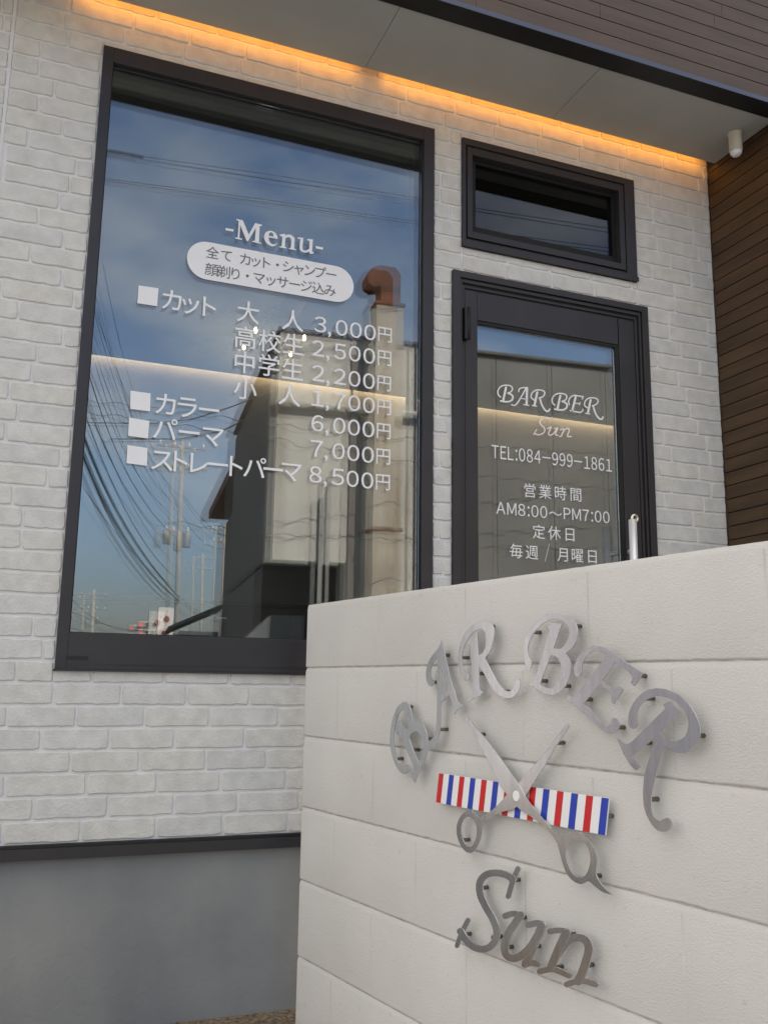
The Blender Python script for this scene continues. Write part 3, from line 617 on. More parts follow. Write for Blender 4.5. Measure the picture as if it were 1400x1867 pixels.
# ================================================================ block wall
wall = MB(); cuts = [0, -.192, -.394, -.597, -.801, -1.009, -1.24]
LEN, THK = 2.6, .12
for j in range(6):
    zt, zb = cuts[j], cuts[j+1]; ns = 150
    def prof(u):
        a_ = noise.noise(Vector((u*38, j*7.3, 0)))*.0016 + noise.noise(Vector((u*110, j*7.3, 5)))*.0008
        b_ = noise.noise(Vector((u*40, j*7.3+50, 0)))*.0012 + noise.noise(Vector((u*120, j*7.3+50, 5)))*.0007
        tp = 0.0015 if j == 0 else .0016
        return [(zt-tp+b_*.7-.0, -.0035), (zt-tp-.007+b_, -.0012), (zt-tp-.013+b_, 0.0), (zb+.0056+a_, 0.0), (zb+.0026+a_, -.0008), (zb+.0014+a_, -.0032)]
    rows = []
    for i in range(ns+1):
        u = LEN*i/ns; rows.append([wp(u, v, o) for v, o in prof(u)])
    nv = 6; vs_ = [p for r_ in rows for p in r_]
    wall.add(vs_, [[i*nv+q, (i+1)*nv+q, (i+1)*nv+q+1, i*nv+q+1] for i in range(ns) for q in range(nv-1)], 0, True)
    # end face, back and core
    e = [wp(-.0005 if q in (2, 3) else .003, v, o) for q, (v, o) in enumerate(prof(0))]; eb = [wp(-.0005 if q in (2, 3) else .003, v, -THK-(0 if q in (2, 3) else -.004)) for q, (v, o) in enumerate(prof(0))]
    wall.add(e+eb, [[q, q+1, nv+q+1, nv+q] for q in range(nv-1)], 0)
    wall.add([wp(0, zt-.004, -THK), wp(LEN, zt-.004, -THK), wp(LEN, zb+.003, -THK), wp(0, zb+.003, -THK)], [(0, 1, 2, 3)], 0)
    if j == 0:
        top = [r_[0] for r_ in rows]; bk = [wp(LEN*i/ns, -.004, -THK) for i in range(ns+1)]
        wall.add(top+bk, [[i, i+1, ns+1+i+1, ns+1+i] for i in range(ns)], 0)
wall.obox(wp(.004, -1.24, -THK+.003), WD*(LEN-.01), ZV*1.234, WN*(THK-.0066), 1)
# faint vertical joints, filled and painted over
for j in range(6):
    off = 0 if j % 2 == 0 else .2
    u = off if off else .4
    while u < LEN:
        z0, z1 = cuts[j+1]+.012, cuts[j]-.014
        n = 14; vv = []
        for i in range(n+1):
            z = lerp(z0, z1, i/n); d_ = noise.noise(Vector((u*9, z*30, j)))*.0006
            vv += [wp(u-.0022+d_, z, .0003), wp(u+.0022+d_, z, .0003)]
        wall.add(vv, [[2*i, 2*i+1, 2*i+3, 2*i+2] for i in range(n)], 2)
        u += .4
M['vjoint'] = mat('filled_joint', (.52, .51, .48), .9, 0, .2); vary(M['vjoint'], (.525, .52, .50), (.625, .62, .605), 9, 5)
wall_o = wall.build('block_wall', [M['block'], M['groove'], M['vjoint']], None, origin=wp(LEN/2, -1.221, 0))
tag(wall_o, 'cream painted concrete block wall carrying the steel barber sign', 'wall')

# ================================================================ steel sign on the wall
SO = .026                           # letters stand off the wall on studs
def wall_loops(loops, pic, off):
    ox, oy, s = pic
    return [[onW(ox+p[0]/s, oy+p[1]/s, off) for p in lp] for lp in loops]
def sign_letter(ch, label, pic, outlines, studs, group='steel letters on the block wall', strokes=None, thick=.0025):
    pts = [onW(*q_, 0) for q_ in studs]
    cu = sum(p[0] for p in pts)/len(pts); cv = sum(p[1] for p in pts)/len(pts)
    root = thing('sign_letter', label, 'sign letter', wp(cu, cv, 0), group)
    mb = MB()
    if outlines:
        take(mb, curve_mesh(wall_loops([smooth_line(l, True, 6) for l in outlines], pic, SO), thick, .0004), on_wall(SO))
    for i, (w_, w2, p_) in enumerate(strokes or []):
        take(mb, curve_mesh(wall_loops([brush(p_, w_, w2)], pic, SO), thick, .0004), on_wall(SO-i*.00035))
    mb.build('letter_plate', M['steel'], root)
    for (u, v) in pts:
        mb = MB(); mb.tube([wp(u, v, -.004), wp(u, v, SO-.0012)], .0042, 12); mb.build('stud', M['stud'], root)
    return root
c = 1
Z1 = (700, 1270, 11.667)
st = lambda pic, L_: [(pic[0]+x/pic[2], pic[1]+y/pic[2]) for x, y in L_]
sign_letter('B', 'small dark steel letter B at the low left end of the arched sign', Z1, [
    [(548, 1530), (530, 1600), (470, 1640), (390, 1625), (320, 1560), (240, 1420), (175, 1230), (140, 1030), (137, 850), (160, 620), (215, 400), (300, 220), (380, 140), (440, 115), (510, 145), (560, 230), (590, 340), (615, 530, c), (660, 515), (720, 512), (790, 550), (860, 640), (915, 780), (943, 960), (935, 1130), (895, 1290), (830, 1440), (770, 1570), (715, 1680), (665, 1838, c), (615, 1742, c), (650, 1560), (600, 1410), (510, 1190), (420, 980), (310, 755, c), (285, 795, c), (245, 712, c), (330, 435, c), (405, 600), (470, 690, c), (525, 640), (530, 540), (500, 410), (455, 320), (400, 292), (340, 340), (290, 440), (245, 620), (218, 800), (215, 960), (235, 1130), (270, 1300), (330, 1430), (400, 1485), (470, 1460), (525, 1470)],
    [(540, 892, c), (590, 790), (650, 740), (700, 742), (770, 810), (825, 960), (838, 1110), (815, 1260), (750, 1405, c), (650, 1180)]],
    st(Z1, [(600, 215), (738, 1130), (405, 1320), (1050, 890)]))
Z2 = (765, 1150, 8.483)
sign_letter('A', 'narrow steel letter A, second letter of the arched sign', Z2, [
    [(342, 132, c), (370, 260), (405, 420), (490, 760), (560, 985), (605, 1105), (722, 1150, c), (640, 1185), (590, 1225), (538, 1292, c), (500, 1110), (462, 985, c), (335, 1108, c), (330, 1260), (322, 1450), (300, 1620), (262, 1770), (210, 1825), (165, 1785), (165, 1710), (230, 1620), (258, 1480), (270, 1250), (272, 900), (275, 650), (285, 405, c), (225, 480), (185, 570), (172, 660), (190, 740), (222, 785), (220, 830), (178, 858), (130, 820), (106, 720), (108, 610), (145, 480), (210, 370), (285, 280), (325, 200)],
    [(340, 590, c), (390, 740), (440, 882, c), (340, 990, c)]],
    st(Z2, [(455, 378), (265, 797), (432, 1525)]))
Z3 = (825, 1125, 10.77)
sign_letter('R', 'steel letter R left of the gap in the arched sign, its leg curling under', Z3, [
    [(330, 1190), (315, 1235), (268, 1255), (205, 1215), (150, 1090), (115, 930), (110, 780), (135, 600), (210, 390), (345, 205), (480, 115), (600, 88), (710, 102), (785, 160), (818, 260), (810, 400), (775, 550), (725, 690), (640, 805, c), (760, 1040), (900, 1290), (1000, 1410), (1085, 1462), (1160, 1440), (1205, 1360), (1240, 1260), (1285, 1212), (1325, 1255), (1330, 1340), (1290, 1460), (1210, 1555), (1110, 1594), (970, 1565), (840, 1475), (720, 1300), (610, 1090), (525, 965, c), (532, 1390), (565, 1435), (615, 1460, c), (545, 1545, c), (420, 1598), (300, 1668, c), (282, 1640, c), (310, 1560, c), (370, 1495), (393, 1390), (385, 1100), (370, 800), (355, 540, c), (312, 535, c), (302, 460, c), (400, 395), (485, 302, c), (492, 450), (510, 742, c), (600, 700), (652, 570), (660, 420), (640, 305), (585, 232), (520, 238), (430, 290), (330, 400), (250, 540), (202, 690), (187, 850), (207, 985), (262, 1075), (315, 1120)]],
    st(Z3, [(815, 185), (320, 800), (615, 1110), (1115, 1460)]))
Z4 = (945, 1105, 10.983)
sign_letter('B', 'tall bright steel letter B at the top of the arch, right of the gap', Z4, [
    [(262, 1215), (225, 1262), (165, 1220), (125, 1100), (103, 950), (112, 780), (170, 590), (275, 420), (415, 270), (570, 172), (740, 130), (900, 152), (1045, 228), (1140, 335), (1183, 465), (1180, 605), (1138, 745), (1060, 860), (945, 945, c), (1012, 1035), (1050, 1150), (1050, 1300), (1010, 1460), (930, 1615), (830, 1720), (720, 1773), (600, 1772), (480, 1725), (360, 1645), (205, 1565, c), (300, 1490), (360, 1380), (430, 1150), (540, 800), (630, 470, c), (592, 442, c), (622, 352, c), (872, 360, c), (705, 850, c), (810, 862), (915, 800), (995, 665), (1022, 520), (990, 400), (920, 312), (830, 268), (700, 262), (560, 308), (420, 415), (300, 555), (220, 720), (190, 880), (207, 1000), (258, 1110)],
    [(655, 978, c), (745, 1005), (820, 1085), (860, 1205), (855, 1340), (810, 1495), (740, 1595), (640, 1645), (540, 1625), (435, 1560, c)]],
    st(Z4, [(1245, 405), (440, 530), (565, 1500), (1025, 1600)]))
Z5 = (1025, 1165, 8.75)
sign_letter('E', 'steel letter E tilted right between the tall B and the big R', Z5, [
    [(250, 607), (205, 575), (190, 505), (205, 400), (262, 285), (350, 190), (450, 125), (540, 103), (650, 128), (760, 190), (900, 290), (1050, 395), (1180, 482), (1272, 548, c), (1230, 635), (1152, 747, c), (1090, 702, c), (1118, 640), (1105, 575), (1055, 515), (960, 440), (848, 365, c), (648, 652, c), (740, 740), (815, 785), (870, 785), (930, 765, c), (972, 810, c), (920, 890), (822, 1032, c), (790, 1000), (792, 920), (745, 850), (590, 728, c), (340, 1030, c), (430, 1090), (520, 1195), (610, 1320), (690, 1385), (750, 1388), (775, 1340), (792, 1282), (835, 1265), (888, 1300), (910, 1375), (878, 1460), (780, 1512), (680, 1480), (560, 1380), (470, 1290), (330, 1170), (190, 1060), (58, 950, c), (92, 893, c), (200, 930, c), (400, 675), (560, 465), (710, 248, c), (640, 207), (540, 195), (450, 220), (380, 290), (330, 380), (308, 470), (305, 555)]],
    st(Z5, [(1325, 590), (465, 965), (985, 1410)]))
Z6 = (1110, 1245, 6.667)
sign_letter('R', 'largest steel letter R at the right end of the arched sign', Z6, [
    [(290, 558), (245, 525), (234, 450), (255, 340), (310, 230), (400, 132), (500, 80), (600, 65), (720, 88), (850, 150), (960, 250), (1050, 378), (1100, 505), (1108, 610), (1080, 710), (1010, 798), (920, 846), (820, 845), (740, 810), (670, 765, c), (638, 860), (590, 1010), (560, 1150), (530, 1280), (512, 1400), (518, 1520), (552, 1630), (615, 1682), (670, 1655), (725, 1645), (762, 1690), (758, 1750), (715, 1795), (650, 1810), (580, 1782), (510, 1700), (450, 1580), (420, 1440), (420, 1250), (440, 1100), (480, 950), (530, 800), (570, 650, c), (480, 728), (350, 828), (280, 892, c), (315, 955), (382, 1020, c), (332, 1063, c), (260, 990), (185, 870), (150, 790), (105, 685, c), (160, 725), (205, 745), (260, 730), (340, 660), (550, 450), (690, 310, c), (658, 262, c), (740, 230, c), (872, 360, c), (720, 490), (620, 587, c), (665, 648), (735, 692), (815, 706), (890, 680), (945, 610), (968, 510), (955, 420), (900, 310), (820, 230), (730, 182), (640, 162), (550, 166), (470, 195), (400, 250), (355, 320), (340, 400), (345, 490), (330, 540)]],
    st(Z6, [(540, 190), (1150, 640), (505, 725), (590, 1410)]))
Z8 = (820, 1570, 5.0)
sign_letter('S', 'curling steel capital S of the lower script word', Z8, None, st(Z8, [(345, 238), (635, 168), (190, 660), (470, 683)]), strokes=[
    (60, 62, [(572, 160), (505, 122), (410, 107), (325, 128), (275, 195), (278, 300), (322, 405), (388, 520), (428, 630), (415, 722), (362, 785), (290, 803), (205, 772), (135, 700), (98, 640)]),
    (44, 44, [(622, 68), (575, 180), (532, 322)]), (42, 40, [(165, 538), (105, 660), (65, 772)])])
sign_letter('u', 'steel lower case u between the S and the n of the lower script word', Z8, None, st(Z8, [(690, 510), (572, 780), (820, 770)]), strokes=[
    (67, 70, [(648, 492), (600, 560), (530, 670), (502, 770), (515, 850), (575, 886), (650, 862), (730, 790), (800, 680), (838, 590)]),
    (56, 51, [(505, 500), (570, 480), (640, 486)]), (58, 56, [(718, 582), (790, 566), (842, 572)]), (74, 65, [(838, 590), (800, 690), (740, 820), (690, 925)]), (58, 56, [(680, 945), (740, 925), (800, 940)])])
sign_letter('n', 'steel lower case n ending the lower script word', Z8, None, st(Z8, [(1140, 665), (1025, 960), (1305, 942)]), strokes=[
    (74, 72, [(1062, 655), (1020, 740), (975, 840), (925, 960)]), (53, 49, [(915, 640), (1000, 630), (1075, 640)]), (53, 51, [(820, 1005), (930, 985), (1010, 1010), (1085, 1045)]),
    (65, 77, [(985, 850), (1040, 770), (1110, 712), (1185, 698), (1245, 735), (1262, 810), (1235, 920), (1195, 1040), (1165, 1095)]), (53, 51, [(1065, 1125), (1150, 1098), (1240, 1098), (1325, 1125)])])

# striped band behind the scissors
BO = .020
cor = [onW(*q_, BO) for q_ in ((800.5, 1411), (1109.5, 1454), (1103, 1521.6), (794.5, 1464))]
um, un = (cor[0][0]+cor[3][0])/2, (cor[1][0]+cor[2][0])/2; vt, vb = (cor[0][1]+cor[1][1])/2, (cor[2][1]+cor[3][1])/2
sk = ((cor[0][0]-cor[3][0])+(cor[1][0]-cor[2][0]))/4
band = thing('striped_plate', 'red white and blue striped plate behind the scissors', 'sign plate', wp((um+un)/2, (vt+vb)/2, 0))
mb = MB()
def slab(mb, ua, ub, o0, o1, m): 
    P = [wp(ua+sk, vt, o) for o in (o0, o1)] + [wp(ub+sk, vt, o) for o in (o0, o1)] + [wp(ub-sk, vb, o) for o in (o0, o1)] + [wp(ua-sk, vb, o) for o in (o0, o1)]
    mb.add(P, [(0, 1, 3, 2), (2, 3, 5, 4), (4, 5, 7, 6), (6, 7, 1, 0), (1, 3, 5, 7), (0, 2, 4, 6)], m)
slab(mb, um, un, BO-.003, BO, 0); mb.build('plate', M['white'], band)
N_ = 27; stp = (un-um)/(13*1.12+14)
u = um; cols = MB()
for i in range(N_):
    wd_ = stp if i % 2 == 0 else stp*1.12
    if i % 2 == 0: slab(cols, u+.0004, u+wd_-.0004 if i < N_-1 else un-.0006, BO+.0001, BO+.0005, 0 if (i//2) % 2 == 0 else 1)
    u += wd_
cols.build('stripes', [M['red'], M['blue']], band)
for uu in (um+.04, un-.006):
    mb = MB(); mb.tube([wp(uu, (vt+vb)/2, -.004), wp(uu, (vt+vb)/2, BO-.0031)], .0042, 12); mb.build('stud', M['stud'], band)
# scissors
Z7 = (820, 1300, 4.6667)
piv = onW(820+572/4.6667, 1300+706/4.6667, SO)
sc = thing('scissors_emblem', 'open steel scissors emblem crossing over the striped plate', 'scissors sign', wp(piv[0], piv[1], 0))
SO2 = .0275
b1 = [(147, 33), (140, 50), (185, 140), (230, 222), (320, 390), (430, 612), (495, 700), (590, 812), (680, 872), (800, 962), (880, 1050), (915, 1110), (940, 1200), (965, 1290), (1000, 1370), (1055, 1430), (1120, 1455), (1180, 1432), (1235, 1472), (1300, 1520), (1377, 1545, c), (1310, 1480), (1255, 1400), (1240, 1350), (1250, 1240), (1220, 1130), (1160, 1052), (1090, 1012), (1010, 1030), (930, 1035), (880, 1000), (830, 940), (720, 812), (640, 702), (580, 592), (500, 482), (400, 342), (300, 212), (230, 132), (160, 42)]
h1 = [(1092, 1075), (1160, 1110), (1193, 1200), (1193, 1290), (1155, 1380), (1108, 1400), (1050, 1370), (1000, 1270), (985, 1180), (1020, 1102)]
b2 = [(1000, 92), (980, 110), (860, 270), (740, 422), (650, 522), (580, 602), (490, 692), (420, 772), (330, 850), (265, 888), (225, 862), (160, 830), (100, 868), (62, 950), (62, 1040), (92, 1122), (140, 1180), (192, 1185), (240, 1122), (266, 1040), (282, 952), (325, 908), (420, 850), (555, 805), (640, 706), (700, 612), (790, 472), (900, 282), (1008, 118)]
h2 = [(160, 880), (205, 910), (228, 980), (225, 1050), (200, 1120), (165, 1140), (130, 1112), (100, 1040), (95, 960), (120, 900)]
for k_, (bo, ho) in enumerate(((b1, h1), (b2, h2))):
    o_ = SO2 - k_*.0006; mb = MB()
    take(mb, curve_mesh(wall_loops([smooth_line(bo, True, 5), smooth_line(ho, True, 6)], Z7, SO2), .0025, .0004), on_wall(o_)); mb.build('blade', M['steel'], sc)
mb = MB(); mb.lathe(wp(piv[0], piv[1], SO2+.0008), WN, [(.0105, 0), (.0105, .0012), (.0095, .0018)], 28); mb.build('pivot_screw', M['white'], sc)
for q_ in st(Z7, [(295, 180), (970, 252), (165, 1077), (1280, 1383)]):
    u, v = onW(*q_, 0); mb = MB(); mb.tube([wp(u, v, -.004), wp(u, v, SO2-.0019)], .0042, 12); mb.build('stud', M['stud'], sc)

# ================================================================ ground and street
def struct(o): o['kind'] = 'structure'; return o
mb = MB(); mb.box(-120, 120, -160, 60, -.40, -.10); struct(mb.build('ground', M['asphalt']))
mb = MB(); mb.box(-1.6, 9, -3.6, 6.5, -.1, -.012); struct(mb.build('forecourt', M['paving']))
mb = MB(); mb.box(-1.6, .585, -.60, .0055, -.0118, .0); gb = mb.build('gravel', M['gravel']); struct(gb)
peb = MB(); rg = random.Random(5)
for i in range(900):
    x, y = rg.uniform(-1.2, .3), rg.uniform(-.28, .0); r_ = rg.uniform(.003, .009)
    b_ = len(peb.v); ang = rg.random()*6
    vs_ = [(x+math.cos(ang+q*2.1)*r_*rg.uniform(.7, 1.2), y+math.sin(ang+q*2.1)*r_*rg.uniform(.7, 1.2), .0002) for q in range(3)] + [(x, y, r_*rg.uniform(.5, .9))]
    peb.add(vs_, [(0, 1, 3), (1, 2, 3), (2, 0, 3), (0, 2, 1)])
tag(peb.build('pebbles', M['gravel']), kind='stuff')
mb = MB(); mb.box(-60, 60, -8.9, -7.6, -.1, .05); struct(mb.build('pavement', M['paving']))
mb = MB(); mb.box(-60, 60, -4.1, -3.98, -.0999, -.094); mb.box(-60, 60, -7.5, -7.38, -.0999, -.094); struct(mb.build('road_lines', M['paint']))

# ---- pale building over the road (it shows in the glass)
p1, p2 = seen(512, 602, 11.93), seen(1125, 672, 11.35)
fd = Vector((p2.x-p1.x, p2.y-p1.y, 0)).normalized(); bd = Vector((fd.y, -fd.x, 0))
if bd.y > 0: bd = -bd
c0 = Vector((p1.x, p1.y, 0)); H = 5.87
def bp(s, d, z): return c0 + fd*s + bd*d + ZV*z
cb_ = thing('warehouse', 'cream rendered warehouse with grey panel wall and a rusty exhaust duct over the road', 'building', bp(4, 2, 0))
def slabp(mb, s0, s1, d0, d1, z0, z1, m=0): mb.obox(bp(s0, d0, z0), fd*(s1-s0), bd*(d1-d0), ZV*(z1-z0), m)
S1 = 2.35
mb = MB(); slabp(mb, 0, S1, 0, .2, 2.62, H); slabp(mb, 1.03, S1, .001, .2, -.1, 2.6195); mb.build('front_wall', M['cream'], cb_)
mb = MB(); s = S1
while s < 14:
    slabp(mb, s+.006, s+.90, .02, .2, -.1, H); s += .905
mb.build('panel_wall', M['panel'], cb_)
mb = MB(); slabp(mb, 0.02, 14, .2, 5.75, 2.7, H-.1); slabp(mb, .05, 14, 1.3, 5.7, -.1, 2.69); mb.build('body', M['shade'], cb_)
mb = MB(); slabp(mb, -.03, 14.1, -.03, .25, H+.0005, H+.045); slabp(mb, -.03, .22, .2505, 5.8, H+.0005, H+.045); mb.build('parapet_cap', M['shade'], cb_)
mb = MB(); mb.tube([bp(-.03, -.06, 4.80), bp(2.15, -.06, 4.80), bp(2.28, -.06, 4.77), bp(2.36, -.06, 4.66), bp(2.37, -.06, 4.4), bp(2.37, -.06, .0)], .05, 10); mb.build('rain_pipe', M['cream'], cb_)
mb = MB(); slabp(mb, 1.03, 1.21, -.03, -.0005, -.1, H-.25); mb.build('recess_shade', M['greywall'], cb_)  # grey strip standing in for the recess shadow on the front
mb = MB(); slabp(mb, 1.30, 1.70, -.34, -.001, -.1, 6.30); dc = mb.build('exhaust_duct', M['duct'], cb_)
prof_ = [(1.36, 6.342), (1.66, 6.342), (1.66, 6.80), (1.58, 6.90), (1.34, 6.90), (1.22, 6.84), (1.15, 6.72), (1.17, 6.60), (1.25, 6.55), (1.36, 6.57)]
mb = MB(); n_ = len(prof_); mb.add([bp(a_, -.32, b_) for a_, b_ in prof_]+[bp(a_, -.02, b_) for a_, b_ in prof_], [list(range(n_))[::-1], [n_+i for i in range(n_)]]+[[i, (i+1) % n_, n_+(i+1) % n_, n_+i] for i in range(n_)]); hd = mb.build('hood', M['rust'], dc, bevel=.012)
mb = MB(); slabp(mb, 1.28, 1.72, -.36, -.02, 6.3005, 6.34); mb.build('duct_band', M['rust'], dc)
mb = MB(); slabp(mb, 1.285, 1.715, -.3555, .0, 3.05, 3.09); mb.build('duct_band', M['rust'], dc)
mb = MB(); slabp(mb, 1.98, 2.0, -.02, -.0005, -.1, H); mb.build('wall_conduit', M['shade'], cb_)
mb = MB(); slabp(mb, .62, .68, -.05, -.0005, .8, 3.5); slabp(mb, .72, .77, -.05, -.0005, .6, 3.8); mb.build('meter_pipe', M['steelgrey'], cb_)
# ---- house behind it
h1_ = seen(432, 842, 17.7)
def hp(s, d, z): return Vector((h1_.x, h1_.y, 0)) + fd*s + bd*d + ZV*z
hs = thing('tiled_house', 'dark house with deep brown tiled eaves behind the pale warehouse', 'house', hp(3, 3, 0))
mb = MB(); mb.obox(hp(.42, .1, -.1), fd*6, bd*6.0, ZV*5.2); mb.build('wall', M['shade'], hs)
mb = MB(); e0, e1 = hp(0, -.3, 5.3), hp(0, 6.6, 5.3); rz = ZV*1.7
mb.add([e0, e1, e1+fd*7, e0+fd*7, e0+ZV*.22, e1+ZV*.22, e1+fd*7+ZV*.22, e0+fd*7+ZV*.22, hp(3.5, 2, 7.0), hp(3.5, 4.3, 7.0)], [(0, 1, 2, 3), (0, 1, 5, 4), (1, 2, 6, 5), (2, 3, 7, 6), (3, 0, 4, 7), (4, 5, 9, 8), (6, 7, 8, 9), (5, 6, 9), (7, 4, 8)]); mb.build('roof', M['tile'], hs)
sh = thing('lean_to_shed', 'low grey lean-to shed at the foot of the tiled house', 'shed', hp(-.5, 6.5, 0))
mb = MB(); mb.obox(hp(-.6, 6.6, -.1), fd*1.0, bd*3, ZV*2.4); mb.build('wall', M['greywall'], sh)
mb = MB(); q0 = hp(-.9, 6.4, 2.31); mb.obox(q0, fd*1.5+ZV*.7, bd*3.4, ZV*.08); mb.build('roof', M['greywall'], sh)

ss = thing('added_shed', 'narrow blue grey shed added out of view to darken the reflection in the big steel R', 'shed', (-5.6, 2.45, -.1))  # added unseen, a dark shape for the big R to reflect
mb = MB(); mb.box(-6.2, -5.2, 1.95, 2.95, -.1, 2.1); mb.build('body', M['shedblue'], ss, bevel=.01)
mb = MB(); mb.box(-6.24, -5.12, 1.9, 3.0, 2.101, 2.17); mb.build('roof', M['shedblue'], ss)
for y_ in (1.98, 2.46):
    mb = MB(); mb.box(-5.1995, -5.185, y_, y_+.46, .0, 2.04); mb.build('door', M['shedblue'], ss)
nh = thing('added_house', 'white house added out of view left of the shop to brighten the steel letters', 'house', (-9, 5, -.1))  # added unseen, its pale wall brightens what the steel letters reflect
mb = MB(); mb.box(-13, -6.3, -.6, 12, -.1, 5.6); mb.build('wall', M['whitewall'], nh)
mb = MB(); mb.add([(-13.4, -1, 5.6), (-5.9, -1, 5.6), (-5.9, 12.4, 5.6), (-13.4, 12.4, 5.6), (-9.65, -1, 7.6), (-9.65, 12.4, 7.6)], [(0, 1, 2, 3), (0, 1, 4), (2, 3, 5), (1, 2, 5, 4), (3, 0, 4, 5)]); mb.build('roof', M['tile'], nh)
for y_, z_ in ((9.6, 1.0), (.2, 3.6), (3.6, 3.6), (7.4, 3.6)):
    mb = MB(); ring(mb, -6.0, -6.0+1.6, 0, 1.3, .06, .06, .06, .06, 0, .05); mb.v = [(-6.2995+v[1], y_+v[0]+6.0, z_+v[2]) for v in mb.v]; wn_ = mb.build('window', M['frame'], nh)
    mb = MB(); mb.box(-6.2995, -6.285, y_+.061, y_+1.539, z_+.061, z_+1.239); mb.build('pane', M['groove_dark'], wn_)
# ---- poles
def pole(label, px, ytop, t, r_, arms, trans):
    b_ = seen(px[1], 1160, t); tp = seen(px[0], ytop, t)
    root = thing('utility_pole', label, 'utility pole', (b_.x, b_.y, -.1), 'utility poles down the street')
    mb = MB(); mb.tube([(b_.x, b_.y, -.1), (tp.x, tp.y, tp.z)], r_, 12, r2=r_*.72); mb.build('pole', M['pole'], root)
    for z_, ln in arms:
        mb = MB(); mb.box(tp.x-ln/2, tp.x+ln/2, tp.y-.05, tp.y+.05, tp.z-z_-.05, tp.z-z_+.05); ar = mb.build('crossarm', M['steelgrey'], root)
        for k_ in range(4):
            x_ = tp.x-ln/2+.12+k_*(ln-.24)/3; mb = MB(); mb.lathe((x_, tp.y, tp.z-z_+.05), (0, 0, 1), [(.05, 0), (.07, .05), (.04, .09), (.06, .14), (.03, .2)], 10); mb.build('insulator', M['white'], ar)
    for z_, s_ in trans:
        mb = MB(); mb.lathe((tp.x+s_*.45, tp.y, tp.z-z_), (0, 0, 1), [(.17, 0), (.19, .05), (.19, .62), (.15, .7)], 14); mb.build('transformer', M['steelgrey'], root)
    return tp
t1 = pole('nearer concrete utility pole with crossarms and two drum transformers', (333, 324), 800, 42, .14, ((.4, 2.2), (1.4, 2.4), (4.4, 1.2)), ((5.0, -1), (5.1, 1)))
t2 = pole('slimmer concrete utility pole beside the tiled house', (411, 404), 955, 58, .12, ((.4, 1.8), (1.2, 1.6)), ())
t3 = pole('far thin utility pole low against the sky left of the signboard', (172, 170), 1075, 90, .20, ((.5, 2.4), (1.8, 2.4)), ((3.2, 1),))
t4 = pole('far thin utility pole with two crossarms right of the signboard', (370, 369), 1010, 95, .17, ((.5, 2.0), (1.6, 2.2)), ())
# ---- cables
CG = 'overhead cables above the street'
def cable(pts, r_=.012, label=None):
    mb = MB(); mb.tube(pts, r_*.85, 5, cap=False); o = mb.build('overhead_cable', M['cable'])
    return tag(o, label or 'thin black overhead cable running along the street to the nearer utility pole', 'cable', CG)
def bez(a, b, c_, n=14): return [((1-t)**2*a[0]+2*t*(1-t)*b[0]+t*t*c_[0], (1-t)**2*a[1]+2*t*(1-t)*b[1]+t*t*c_[1]) for t in [i/n for i in range(n+1)]]
for x0_, y0_, xm, ym, y2, r_ in ((120, 400, 240, 800, 880, .010), (130, 380, 235, 830, 905, .011), (140, 430, 215, 790, 940, .010), (188, 480, 240, 760, 930, .009), (140, 520, 210, 860, 965, .012), (140, 600, 215, 900, 985, .014), (130, 650, 220, 930, 1010, .010), (120, 700, 200, 960, 1090, .040), (120, 735, 205, 1000, 1096, .045), (135, 690, 225, 980, 1060, .014), (130, 760, 215, 1040, 1100, .012), (150, 440, 250, 850, 915, .009), (120, 470, 232, 870, 925, .009), (128, 560, 222, 880, 950, .010), (120, 630, 214, 925, 1000, .010), (150, 690, 232, 950, 1040, .010), (112, 820, 230, 1030, 1075, .010)):
    zz = .98 + .216*42*(1240-y2)/(1240-880)
    pts = []
    for (x_, y_) in bez((x0_, y0_), (xm, ym), (328, y2)): pts.append(seen_z(x_, y_, zz))
    cable(pts, r_)
for pa in (((150, 268), (200, 275), (260, 285), (500, 319), (770, 362), (1150, 420)), ((150, 270), (260, 290), (500, 328), (770, 367), (1150, 428)), ((150, 318), (190, 325), (480, 363), (770, 405), (1150, 455)), ((150, 323), (250, 337), (520, 374), (770, 410), (1150, 462))):
    l_ = [seen(x_, y_, 10.6) for x_, y_ in pa]; cable(l_, .006, 'thin black overhead cable running across above the road before the warehouse')
mb = MB(); mb.tube([seen(196, 274, 10.6), seen(228, 279, 10.6), seen(262, 286, 10.6)], .022, 8); tag(mb.build('cable_joint', M['cable']), 'black splice sleeve on an overhead cable above the road', 'cable joint')
def wavy(pa, t, amp, wl):
    pts = []
    for (a_, b_) in zip(pa, pa[1:]):
        A_, B_ = seen(*a_, t), seen(*b_, t); n = max(2, int((B_-A_).length/wl*6))
        for i in range(n): s_ = (A_.x+(B_.x-A_.x)*i/n)/wl*2*math.pi; pts.append(A_.lerp(B_, i/n)+Vector((0, math.cos(s_)*amp, math.sin(s_)*amp)))
    return pts
WL = 'coiled black cable strung low along the road before the warehouse'
for pa in (((150, 728), (330, 752), (508, 773), (569, 783), (660, 794), (765, 801), (874, 813), (1130, 828)), ((150, 750), (330, 776), (505, 797), (542, 812), (630, 821), (765, 846), (874, 866), (1130, 893)), ((300, 950), (510, 975), (760, 985), (874, 998), (1130, 1000))):
    cable(wavy(pa, 11.0, .022, .42), .006, WL)
for pa in (((150, 770), (280, 772), (350, 764), (420, 742), (500, 712)), ((200, 800), (330, 800), (405, 786), (500, 738))):
    cable([seen(x_, y_, 11.3) for x_, y_ in pa], .010, 'black service cable rising to the corner of the warehouse')
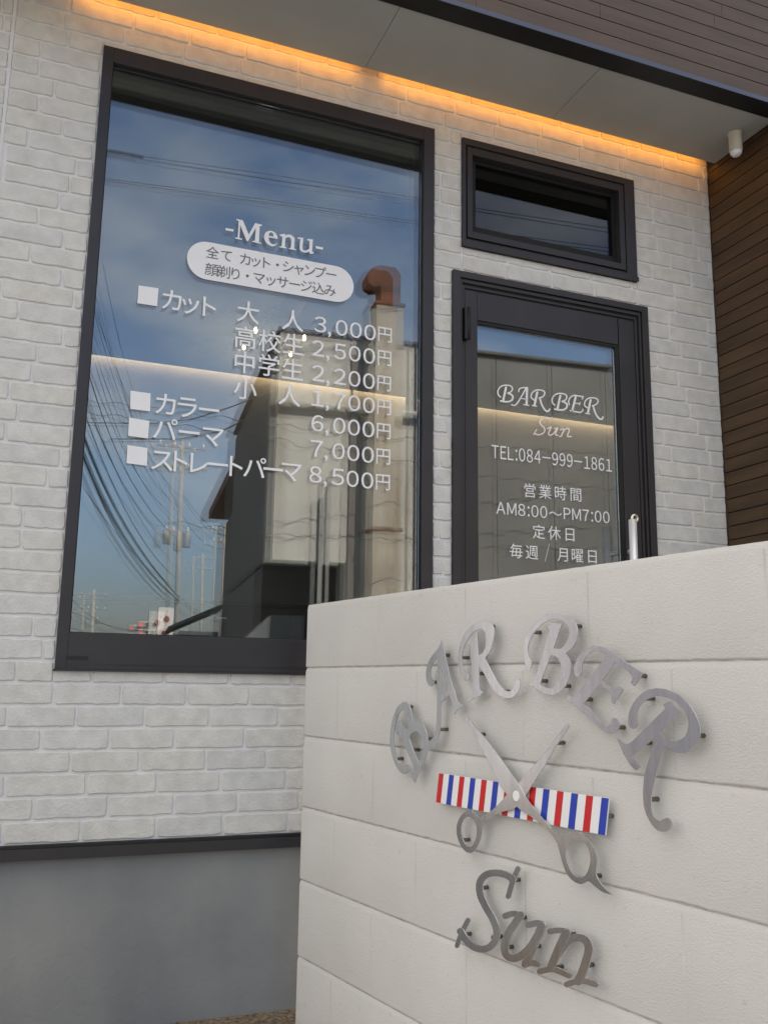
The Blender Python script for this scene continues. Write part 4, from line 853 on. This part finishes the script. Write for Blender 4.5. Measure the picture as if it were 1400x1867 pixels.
for a_, b_ in (((333, 905), (411, 975)), ((333, 940), (411, 1000)), ((333, 900), (436, 985)), ((411, 1000), (438, 1020)), ((333, 1092), (411, 1110)), ((333, 1100), (436, 1125)), ((120, 1110), (333, 1145)), ((120, 1140), (333, 1160)), ((120, 1080), (250, 1150))):
    n = 8; A_, B_ = seen(*a_, 42), seen(*b_, 50); cable([A_.lerp(B_, i/n)-ZV*.5*(1-(2*i/n-1)**2) for i in range(n+1)], .016, 'slack black overhead cable between the utility poles')
# ---- road signboard and traffic lights
a_, b_ = seen(290, 1107, 44), seen(319, 1112, 44); sb = thing('signboard', 'white roadside signboard with red edge and round red mark', 'signboard', (a_.x, a_.y, -.1))
mb = MB(); mb.box(a_.x, b_.x, a_.y-.1, a_.y, a_.z-1.9, a_.z); mb.build('panel', M['white'], sb)
mb = MB(); mb.box(a_.x-.03, a_.x-.001, a_.y-.12, a_.y+.02, a_.z-1.95, a_.z+.05); mb.box(b_.x+.001, b_.x+.03, a_.y-.12, a_.y+.02, a_.z-1.95, a_.z+.05); mb.build('edge', M['signred'], sb)
mb = MB(); mb.lathe((a_.x+.38, a_.y+.001, a_.z-.55), (0, 1, 0), [(.15, 0), (.15, .02)], 16); mb.box(a_.x+.2, a_.x+.55, a_.y+.001, a_.y+.02, a_.z-1.25, a_.z-1.1); mb.build('mark', M['signred'], sb)
mb = MB(); mb.box(a_.x+.3, a_.x+.42, a_.y-.09, a_.y-.01, -.1, a_.z-1.901); mb.build('post', M['steelgrey'], sb)
for i_, (px_, py_, lab) in enumerate(((265, 1139, 'upper traffic light with its red lamp lit'), (264, 1153, 'lower traffic light with its red lamp lit'))):
    q_ = seen(px_, py_, 60+i_*8); tl = thing('traffic_light', lab, 'traffic light', (q_.x, q_.y, -.1), 'traffic lights at the crossing')
    mb = MB(); mb.box(q_.x-.5, q_.x+.8, q_.y-.15, q_.y, q_.z-.22, q_.z+.22); mb.build('housing', M['steelgrey'], tl, bevel=.05)
    for k_ in range(3):
        mb = MB(); mb.lathe((q_.x-.28+.42*k_, q_.y+.001, q_.z), (0, 1, 0), [(.13, 0), (.13, .03)], 16); mb.build('lamp', M['lamp_red'] if k_ == 0 else M['black'], tl)
    mb = MB(); mb.tube([(q_.x+.75, q_.y-.08, q_.z-.2), (q_.x+2.6, q_.y-.08, q_.z-.2), (q_.x+2.6, q_.y-.08, -.1)], .08, 8); mb.build('mast', M['steelgrey'], tl)
